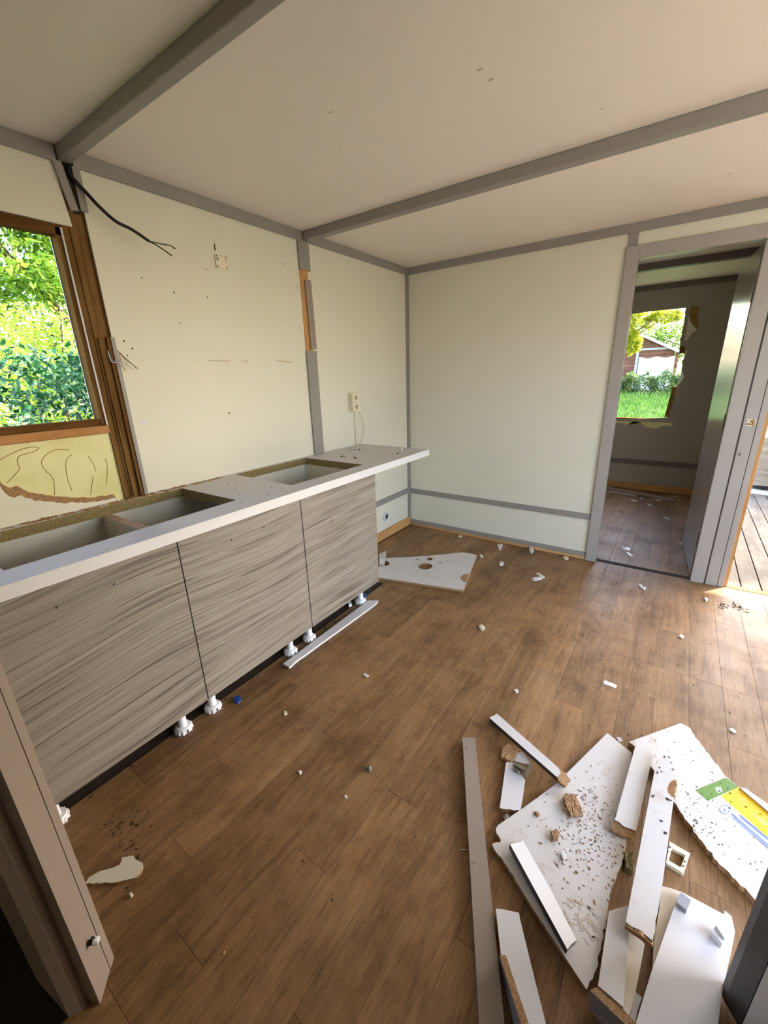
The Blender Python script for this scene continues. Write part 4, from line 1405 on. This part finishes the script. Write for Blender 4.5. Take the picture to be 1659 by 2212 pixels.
chips = [
    ([(1075, 1174), (1086, 1175), (1080, 1185), (1076, 1181)], .018, 'white', 'triangular white chip near the back wall baseboard, left of another', .018),
    ([(1144, 1181), (1150, 1181), (1153, 1188), (1148, 1192), (1143, 1187)], .018, 'white', 'folded white chip against the back wall baseboard', .018),
    ([(1078, 1216), (1083, 1212), (1089, 1215), (1086, 1219), (1080, 1219)], .012, 'white', 'small white chip below the triangular one near the holed board', .012),
    ([(1149, 1248), (1170, 1244), (1171, 1249), (1153, 1253)], .008, 'white', 'longer of two pale splinters lying together mid floor', .008),
    ([(1158, 1238), (1164, 1237), (1177, 1246), (1172, 1248)], .008, 'ivory', 'crossing pale splinter touching the longer splinter mid floor', .008),
    ([(1379, 1261), (1384, 1262), (1395, 1269), (1391, 1272), (1384, 1268)], .010, 'white', 'white splinter on the floor before the bedroom doorway', .010),
    ([(1034, 1352), (1041, 1347), (1047, 1353), (1045, 1359), (1038, 1357)], .012, 'ivory', 'crumpled cream flake mid floor right of the white strip', .012),
    ([(1302, 1471), (1308, 1469), (1332, 1480), (1330, 1486), (1304, 1476)], .002, 'white', 'thin rectangular white paint flake on the floor above the pile', .002),
    ([(1110, 1490), (1116, 1487), (1120, 1492), (1116, 1495)], .008, 'white', 'round white crumb above the slim stick', .008),
    ([(1466, 1373), (1472, 1370), (1479, 1375), (1474, 1379)], .006, 'ivory', 'cream wood chip on the floor at right', .006),
    ([(784, 1456), (789, 1453), (797, 1459), (792, 1462)], .005, 'white', 'small grey-white rectangle on the floor past the white strip', .005),
    ([(613, 1537), (617, 1534), (620, 1540), (617, 1546), (613, 1544)], .005, 'ivory', 'flat oval chip on the floor right of the middle cabinet legs', .005),
    ([(645, 1666), (649, 1663), (652, 1667), (648, 1671)], .006, 'white', 'white crumb left of the steel nut', .006),
    ([(744, 1719), (748, 1716), (751, 1720), (747, 1723)], .005, 'white', 'white crumb below left of the steel nut', .005),
    ([(505, 1505), (511, 1502), (522, 1508), (514, 1518), (506, 1514)], .008, 'blue', 'blue plastic clip on the floor beside the middle cabinet leg', .008),
    ([(782, 1283), (787, 1280), (792, 1286), (787, 1292)], .012, 'blue', 'blue plastic clip behind the far cabinet leg', .012),
    ([(752, 1301), (758, 1298), (760, 1305), (754, 1308)], .014, 'plastic', 'white plastic plug beside the far cabinet leg', .014),
    ([(1216, 1203), (1222, 1200), (1229, 1205), (1223, 1208)], .010, 'ivory', 'cream chip at the baseboard left of the door casing', .010),
    ([(989, 1157), (995, 1155), (1000, 1158), (994, 1161)], .005, 'ivory', 'cream wood chip near the back wall past the holed board', .005),
    ([(1576, 1576), (1583, 1573), (1591, 1579), (1584, 1581)], .005, 'white', 'white paper-like chip right of the sticker board corner', .005),
    ([(1036, 1199), (1040, 1197), (1044, 1201), (1040, 1205)], .006, 'ivory', 'cream chip beside the right corner of the holed board', .006),
    ([(278, 1930), (283, 1926), (288, 1931), (283, 1936)], .005, 'ivory', 'lone pale crumb below the torn panel piece', .005),
    ([(1521, 1292), (1526, 1290), (1530, 1294), (1525, 1297)], .008, 'white', 'white crumb near the sunlit threshold', .008),
    ([(1584, 1298), (1590, 1295), (1595, 1300), (1588, 1303)], .008, 'white', 'white crumb in the sun at the right deck edge', .008),
]
for pix, h, m, lab, _ in chips:
    cat = 'clip' if m == 'blue' else ('plug' if m == 'plastic' else ('splinter' if 'splinter' in lab else ('crumb' if 'crumb' in lab else 'chip')))
    lump({'clip': 'plastic_clip', 'plug': 'plastic_plug', 'splinter': 'splinter', 'crumb': 'floor_crumb'}.get(cat, 'paint_chip'), pix, h, h, lab, cat, amp=h * .4, mat=m)

rr = random.Random(31)
sp = []
while len(sp) < 420:
    x, y = rr.uniform(.55, 2.6), rr.uniform(-3.05, -.05)
    if rr.random() < .35 + .65 * math.exp(-((x - 1.9) ** 2 + (y + 1.7) ** 2) / .7):
        sp.append(Vector((x, y, 0.0)))
flakes('floor_crumbs', sp[:260], M['pine'], 'tiny pale wood crumbs scattered over the plank floor', 'crumbs', .002, .009, .0002, seed=32, flat=.3)
flakes('floor_specks', sp[260:], M['dirtshade'], 'tiny dark dirt specks scattered over the plank floor', 'specks', .002, .010, .0002, seed=33, flat=.25)
sp = [Vector((.49 + rr.uniform(-.06, .02), rr.uniform(-3.05, -1.1), 0.0)) for _ in range(120)]
flakes('edge_dirt', sp, M['dirtshade'], 'dark dirt along the floor edge under the cabinets', 'dirt', .004, .018, .0, seed=34, flat=.25)
sp = [PF(*p) + Vector((rr.gauss(0, .02), rr.gauss(0, .02), 0)) for p in [(1590, 1312), (1570, 1306), (1605, 1316), (1560, 1310)] for _ in range(16)]
flakes('threshold_dirt', sp, M['dirtshade'], 'dark dirt patch on the floor at the deck opening', 'dirt', .004, .016, .0002, seed=35, flat=.2)
sp = [PF(*p) + Vector((rr.gauss(0, .03), rr.gauss(0, .012), 0)) for p in [(250, 1775), (300, 1765), (265, 1800), (280, 1835)] for _ in range(12)]
flakes('sawdust_patch', sp, M['dirtshade'], 'brown dirt smear on the floor above the torn panel piece', 'dirt', .004, .014, .0002, seed=36, flat=.15)

# bedroom floor debris
for (a_, b_, w_, lab) in [((1305, 1053), (1455, 1082), .016, 'longer grey trim strip lying on the dark bedroom floor'), ((1305, 1061), (1375, 1073), .012, 'shorter grey trim strip on the dark bedroom floor')]:
    p0, p1 = PF(*a_), PF(*b_)
    d_ = (p1 - p0).normalized(); s_ = Vector((-d_.y, d_.x, 0)) * w_
    vs_ = [p0 - s_, p1 - s_, p1 + s_, p0 + s_]
    vs_ = vs_ + [v + Vector((0, 0, .02)) for v in vs_]
    tag(pydata('trim_strip', vs_, BOXF, M['casing']), lab, 'strip')
sp = [PF(*p, .0) for p in [(1365, 1081), (1370, 1082), (1385, 1077), (1402, 1091), (1423, 1080), (1440, 1120), (1482, 1097), (1460, 1072), (1450, 1074), (1355, 1186), (1358, 1197), (1347, 1184), (1470, 1174)]]
flakes('bedroom_flakes', sp, M['white'], 'white panel flakes scattered on the dark bedroom floor', 'flakes', .02, .09, .0, seed=41, flat=.12)

# ================================================================== TERRACE
dk = empty('deck', (2.9, 1.5, -.05), 'weathered grey deck boards outside the right opening', 'deck', kind='structure')
for i in range(18):
    x0 = 2.396 + i * .1052 - .004
    if i == 0:
        x0 = 2.392
    o = box('deck_board', (x0 + .005, 0.004, -.055), (2.396 + (i + 1) * .1052 - .005, 4.2, -.030), M['deck'], dk, .002)
boxes('joist', [((2.392, y, -.16), (4.28, y + .05, -.056)) for y in (.1, .8, 1.6, 2.4, 3.2, 4.0)], M['stud'], dk)
tag(box('trim_23', (2.412, -.005, -.012), (3.95, 0.045, 0.003), M['pine'], None, .001), 'worn threshold strip between plank floor and deck', 'threshold', kind='structure')

et = empty('bounce_terrace', (5.5, -1.5, -.06), 'unseen pale paving added to bounce neutral light into the open bay', 'bounce_terrace', kind='structure')  # unseen paving, added so neutral light bounces indoors
box('paving', (4.02, -8.0, -.12), (8.0, 0.0, -.06), M['paving'], et)
box('paving', (2.0, -8.0, -.12), (4.02, -4.64, -.06), M['paving'], et)
box('paving', (4.30, 0.0, -.12), (8.0, 4.4, -.06), M['paving'], et)

# discarded cabinet on deck
dcab = empty('discarded_cabinet', (3.0, 3.0, 0), 'discarded grey wood-grain cabinet tipped over on the deck', 'cabinet')
Md = Matrix.Translation((2.78, 3.05, -.03)) @ Matrix.Rotation(math.radians(-14), 4, 'Z') @ Matrix.Rotation(math.radians(-5), 4, 'Y')
box('carcass', (0.0, 0.02, .06), (.80, .55, .60), M['sheet'], dcab, .002, Md)
box('door', (-.01, 0.0, .06), (.40, .018, .60), M['doorwood'], dcab, .001, Md)
box('door', (.41, 0.0, .06), (.80, .018, .60), M['doorwood'], dcab, .001, Md)
box('top_panel', (-.02, -.01, .602), (.82, .56, .625), M['plastic'], dcab, .002, Md)
box('shadow_block', (0.02, 0.05, .02), (.78, .5, .06), M['black'], dcab, 0, Md)  # black block standing for the dark shadow under the cabinet
Mp = Matrix.Translation((2.72, 2.95, -.03)) @ Matrix.Rotation(math.radians(-10), 4, 'Z')
tag(box('melamine_sheet', (-.1, -.05, 0.001), (.35, .12, .018), M['white'], None, 0, Mp), 'white panel lying on the deck under the discarded cabinet', 'panel')

# ================================================================== GARDEN
gv = []
gn = 24
for j in range(gn + 1):
    for i in range(gn + 1):
        x = -20 + 50 * i / gn
        y = -14 + 56 * j / gn
        z = -.42 + max(0, .05 * (y - 2.4)) * (1 if y < 24 else 1) + .04 * math.sin(x * .9) * math.cos(y * .7)
        gv.append((x, y, z))
gf = [(j * (gn + 1) + i, j * (gn + 1) + i + 1, (j + 1) * (gn + 1) + i + 1, (j + 1) * (gn + 1) + i) for j in range(gn) for i in range(gn)]
tag(pydata('ground', gv, gf, M['ground'], smooth=True), 'lawn and bare soil around the cabin', 'ground', kind='structure')


def gz(x, y):
    return -.42 + max(0, .05 * (y - 2.4)) + .04 * math.sin(x * .9) * math.cos(y * .7)


# grass blades beyond the bedroom window
rr = random.Random(51)
vs_, fs_ = [], []
for _ in range(9000):
    y = rr.uniform(9.3, 15.5)
    xc = 1.0 - .09 * (y - 9)
    x = xc + rr.uniform(-1.6, 1.6)
    z = gz(x, y)
    h = rr.uniform(.08, .2) * (1 + .9 * max(0, (y - 12.5) / 3))
    a_ = rr.uniform(0, 6.28); w_ = rr.uniform(.008, .016)
    dx, dy = math.cos(a_), math.sin(a_)
    lx, ly = rr.uniform(-.5, .5) * h, rr.uniform(-.5, .5) * h
    b0 = len(vs_)
    vs_ += [(x - dx * w_, y - dy * w_, z - .02), (x + dx * w_, y + dy * w_, z - .02), (x + lx * .4 + dx * w_ * .6, y + ly * .4 + dy * w_ * .6, z + h * .6), (x + lx, y + ly, z + h)]
    fs_ += [(b0, b0 + 1, b0 + 2), (b0, b0 + 2, b0 + 3)]
tag(pydata('lawn_grass', vs_, fs_, M['grass']), 'long green grass on the lawn beyond the bedroom window', 'grass', kind='stuff')


def leaves(name, n_, sampler, smin, smax, mat, parent, seed, droop=.3):
    rr = random.Random(seed)
    vs_, fs_ = [], []
    for _ in range(n_):
        c = sampler(rr)
        L = rr.uniform(smin, smax)
        w_ = L * rr.uniform(.42, .62)
        d = Vector((rr.gauss(0, 1), rr.gauss(0, 1), rr.gauss(-droop, .7))).normalized()
        s = d.cross(Vector((rr.gauss(0, .6), rr.gauss(0, .6), 1))).normalized()
        nn = d.cross(s)
        b0 = len(vs_)
        vs_ += [c, c + d * L * .45 + s * w_ * .5 + nn * L * .08, c + d * L, c + d * L * .45 - s * w_ * .5 + nn * L * .08]
        fs_ += [(b0, b0 + 1, b0 + 2), (b0, b0 + 2, b0 + 3)]
    o = pydata(name, vs_, fs_, mat, parent)
    o['kind'] = 'stuff'
    return o


def blob(c, r, hollow=.55, nz=1.1):
    c = Vector(c)

    def f(rr):
        while True:
            v = Vector((rr.uniform(-1, 1), rr.uniform(-1, 1), rr.uniform(-1, 1)))
            l = v.length
            if l > 1 or l < 1e-3:
                continue
            k_ = .78 + .35 * noise.noise(v * 2.1 + c)
            if l > k_:
                continue
            if l < hollow * k_ and rr.random() < .75:
                continue
            if noise.noise(Vector((v.x * r[0], v.y * r[1], v.z * r[2])) * 2.2 * nz + c) < -.12 and rr.random() < .8:
                continue
            return c + Vector((v.x * r[0], v.y * r[1], v.z * r[2]))
    return f


def bush(name, label, cat, base, parts, n_, smin, smax, mat, seed, trunk_r=.04, group=None, twigs=10):
    b = Vector(base)
    o = empty(name, b, label, cat, group)
    rr = random.Random(seed)
    for i, (c, r) in enumerate(parts):
        leaves('foliage', n_ // len(parts), blob(c, r), smin, smax, mat, o, seed + i)
    # stems
    vs_, fs_ = [], []
    for i in range(twigs):
        c, r = parts[i % len(parts)]
        e = Vector(c) + Vector((rr.uniform(-.7, .7) * r[0], rr.uniform(-.7, .7) * r[1], rr.uniform(-.2, .8) * r[2]))
        mid = b.lerp(e, .5) + Vector((rr.uniform(-.15, .15), rr.uniform(-.15, .15), 0))
        pts = smooth_path([b + Vector((rr.uniform(-.05, .05), rr.uniform(-.05, .05), -.05)), mid, e], 4)
        t = tube('branch', pts, trunk_r * rr.uniform(.5, 1), M['bark'], o, 6, taper=.25)
    return o


# beyond the kitchen window
bush('leafy_shrub', 'dark green broad-leaved shrub low outside the kitchen window', 'shrub', (-2.0, -1.75, -.4),
     [((-2.0, -1.95, .98), (.75, .75, .75)), ((-1.95, -1.30, .86), (.7, .6, .80)), ((-2.1, -1.6, .1), (.8, 1.0, .6))], 9500, .045, .085, M['leafdark'], 61, .014, twigs=16)
bush('sunlit_hedge', 'sunlit lime green hedge in the middle of the kitchen window view', 'hedge', (-3.9, -1.5, -.4),
     [((-4.0, -2.1, 1.5), (.8, .9, 1.15)), ((-4.0, -.9, 1.55), (.8, .9, 1.15)), ((-4.1, .2, 1.4), (.8, .9, 1.1)), ((-4.0, -1.4, .4), (.8, 1.6, .8))], 15000, .05, .095, M['leaflime'], 71, .03)
bush('broadleaf_tree', 'tall green tree above the hedge outside the kitchen window', 'tree', (-6.4, 1.6, -.4),
     [((-6.0, -.9, 3.1), (1.0, 1.1, .9)), ((-6.2, .3, 3.3), (1.0, 1.1, 1.0)), ((-6.2, -.4, 4.5), (1.5, 1.9, 1.2)), ((-6.2, 1.6, 3.8), (1.2, 1.2, 1.6))], 15000, .07, .13, M['leafmid'], 81, .07, twigs=8)
bush('broadleaf_tree', 'dense back row tree behind the green tree at the kitchen window', 'tree', (-10.5, 5.5, -.4),
     [((-10, .2, 2.6), (1.4, 2.2, 2.4)), ((-10, 3.0, 3.0), (1.5, 2.2, 2.8)), ((-10.0, -2.6, 2.8), (1.5, 2.2, 2.6))], 12000, .11, .2, M['leafmid'], 91, .12, twigs=6)
# beyond the bedroom window
hb = [((x, 16.3 + .1 * math.sin(x * 3), gz(x, 16.3) + .42), (.75, .7, .66)) for x in (-1.3, -.4, .5, 1.4, 2.3)]
bush('garden_hedge', 'clipped dark green hedge before the shed beyond the bedroom window', 'hedge', (.6, 16.3, gz(.6, 16.3)), hb, 15000, .06, .11, M['leafhedge'], 101, .02)
ty = 12.0
c1, c2, c3, c4 = P(1375, 690, 'y', ty), P(1366, 738, 'y', ty), P(1435, 682, 'y', ty), P(1330, 700, 'y', ty)
bush('broadleaf_tree', 'yellow-green tree overhanging the shed at the bedroom window', 'tree', (-2.6, 13.0, gz(-2.6, 13)),
     [(c1, (.75, .6, .36)), (c2, (.30, .4, .42)), (c3, (.55, .5, .24)), (c4, (.9, .9, .9))], 9000, .05, .10, M['leafyellow'], 111, .05, twigs=8)
bush('broadleaf_tree', 'pale green trees far behind the shed roof', 'tree', (6.0, 27.0, gz(2, 27)),
     [((-1.0, 27, 2.9), (2.2, 1.6, 1.8)), ((1.2, 27.2, 2.7), (1.5, 1.6, 1.5)), ((3.4, 27, 3.0), (1.6, 1.6, 1.9)), ((-4.2, 27, 3.4), (2.2, 1.6, 2.3))], 12000, .12, .2, M['leafmid'], 121, .08, twigs=6)
# trees on the sun side of the terrace
bush('broadleaf_tree', 'dark green tree beyond the deck at the far right', 'tree', (6.2, 9.8, gz(6, 9.8)),
     [((4.4, 8.2, 1.4), (1.1, 1.0, 1.5)), ((6.2, 9.6, 2.0), (1.4, 1.2, 2.0))], 7000, .09, .16, M['leafdark'], 131, .12)
bush('broadleaf_tree', 'tall tree shading the deck from the far right', 'tree', (8.2, 8.0, gz(8.2, 8)),
     [((7.2, 7.1, 5.2), (1.5, 1.3, 1.2)), ((8.0, 8.6, 6.0), (1.5, 1.5, 1.3))], 6000, .10, .2, M['leafmid'], 141, .13, twigs=8)

# shed
YS = 19.0
sh = empty('garden_shed', (-.1, YS, gz(-.1, YS)), 'brown timber shed with a white sheet seen through the bedroom window', 'shed')
pk = P(1379, 717, 'y', YS); ev = P(1466, 755, 'y', YS)
xl = 2 * pk.x - ev.x
z0 = gz(0, YS) - .1
wallx0, wallx1 = xl + .12, ev.x - .12
slope = (pk.z - ev.z) / (ev.x - pk.x)
zz = z0
plate('gable_backing', [(wallx0, z0), (wallx1, z0), (wallx1, ev.z + slope * .12 - .1), (pk.x, pk.z - .10), (wallx0, ev.z + slope * .12 - .1)], [], lambda u, v, w: Vector((u, YS + w, v)), .03, .06, M['shed'], sh)
while zz < pk.z - .16:
    zt_ = zz + .155
    hw = min(wallx1 - pk.x, (pk.z - .12 - zz - .12) / slope)
    if hw > .1:
        box('plank', (pk.x - hw, YS - .005 + .0, zz), (pk.x + hw, YS + .03, zt_ - .012), M['shed'], sh, .004)
    zz = zt_
Mr1 = math.atan(slope)
for s, e in ((1, ev.x + .15), (-1, xl - .15)):
    L = abs(e - pk.x) / math.cos(Mr1)
    Mx = Matrix.Translation((pk.x, YS, pk.z)) @ Matrix.Rotation(Mr1 * s, 4, 'Y')
    box('roof_slope', (0 if s > 0 else -L, -.25, -.10), (L if s > 0 else 0, 3.0, -.02), M['casing'], sh, 0, Mx)
    box('barge_board', (0 if s > 0 else -L, -.27, -.10), (L if s > 0 else 0, -.25, -.005), M['white'], sh, 0, Mx)
tl = P(1381, 772, 'y', YS); tr2 = P(1459, 767, 'y', YS)
# corner posts and sheet
box('post', (tl.x - .13, YS - .06, z0), (tl.x - .03, YS, ev.z), M['casing'], sh)
box('post', (tr2.x + .01, YS - .06, z0), (tr2.x + .12, YS, ev.z), M['shed'], sh)
box('lintel', (wallx0, YS - .03, tl.z + .28), (wallx1, YS, tl.z + .36), M['casing'], sh)
nx, nz_ = 24, 6
sv, sf = [], []
for j in range(nz_ + 1):
    for i in range(nx + 1):
        u = i / nx
        x = tl.x + (tr2.x - tl.x) * u
        zt2 = tl.z - .03 + .03 * math.cos(u * 12.6)
        z = z0 + (zt2 - z0) * j / nz_
        sv.append((x, YS - .045 + .02 * math.sin(u * 25) * (1 - .3 * j / nz_), z))
for j in range(nz_):
    for i in range(nx):
        sf.append((j * (nx + 1) + i, j * (nx + 1) + i + 1, (j + 1) * (nx + 1) + i + 1, (j + 1) * (nx + 1) + i))
so = pydata('white_sheet', sv, sf, M['sheet'], sh, smooth=True)
so['label'] = 'white tarpaulin hung across the shed front'
sm = so.modifiers.new('thickness', 'SOLIDIFY'); sm.thickness = .004

for ob in bpy.data.objects:
    if '_frame' in ob:
        del ob['_frame']
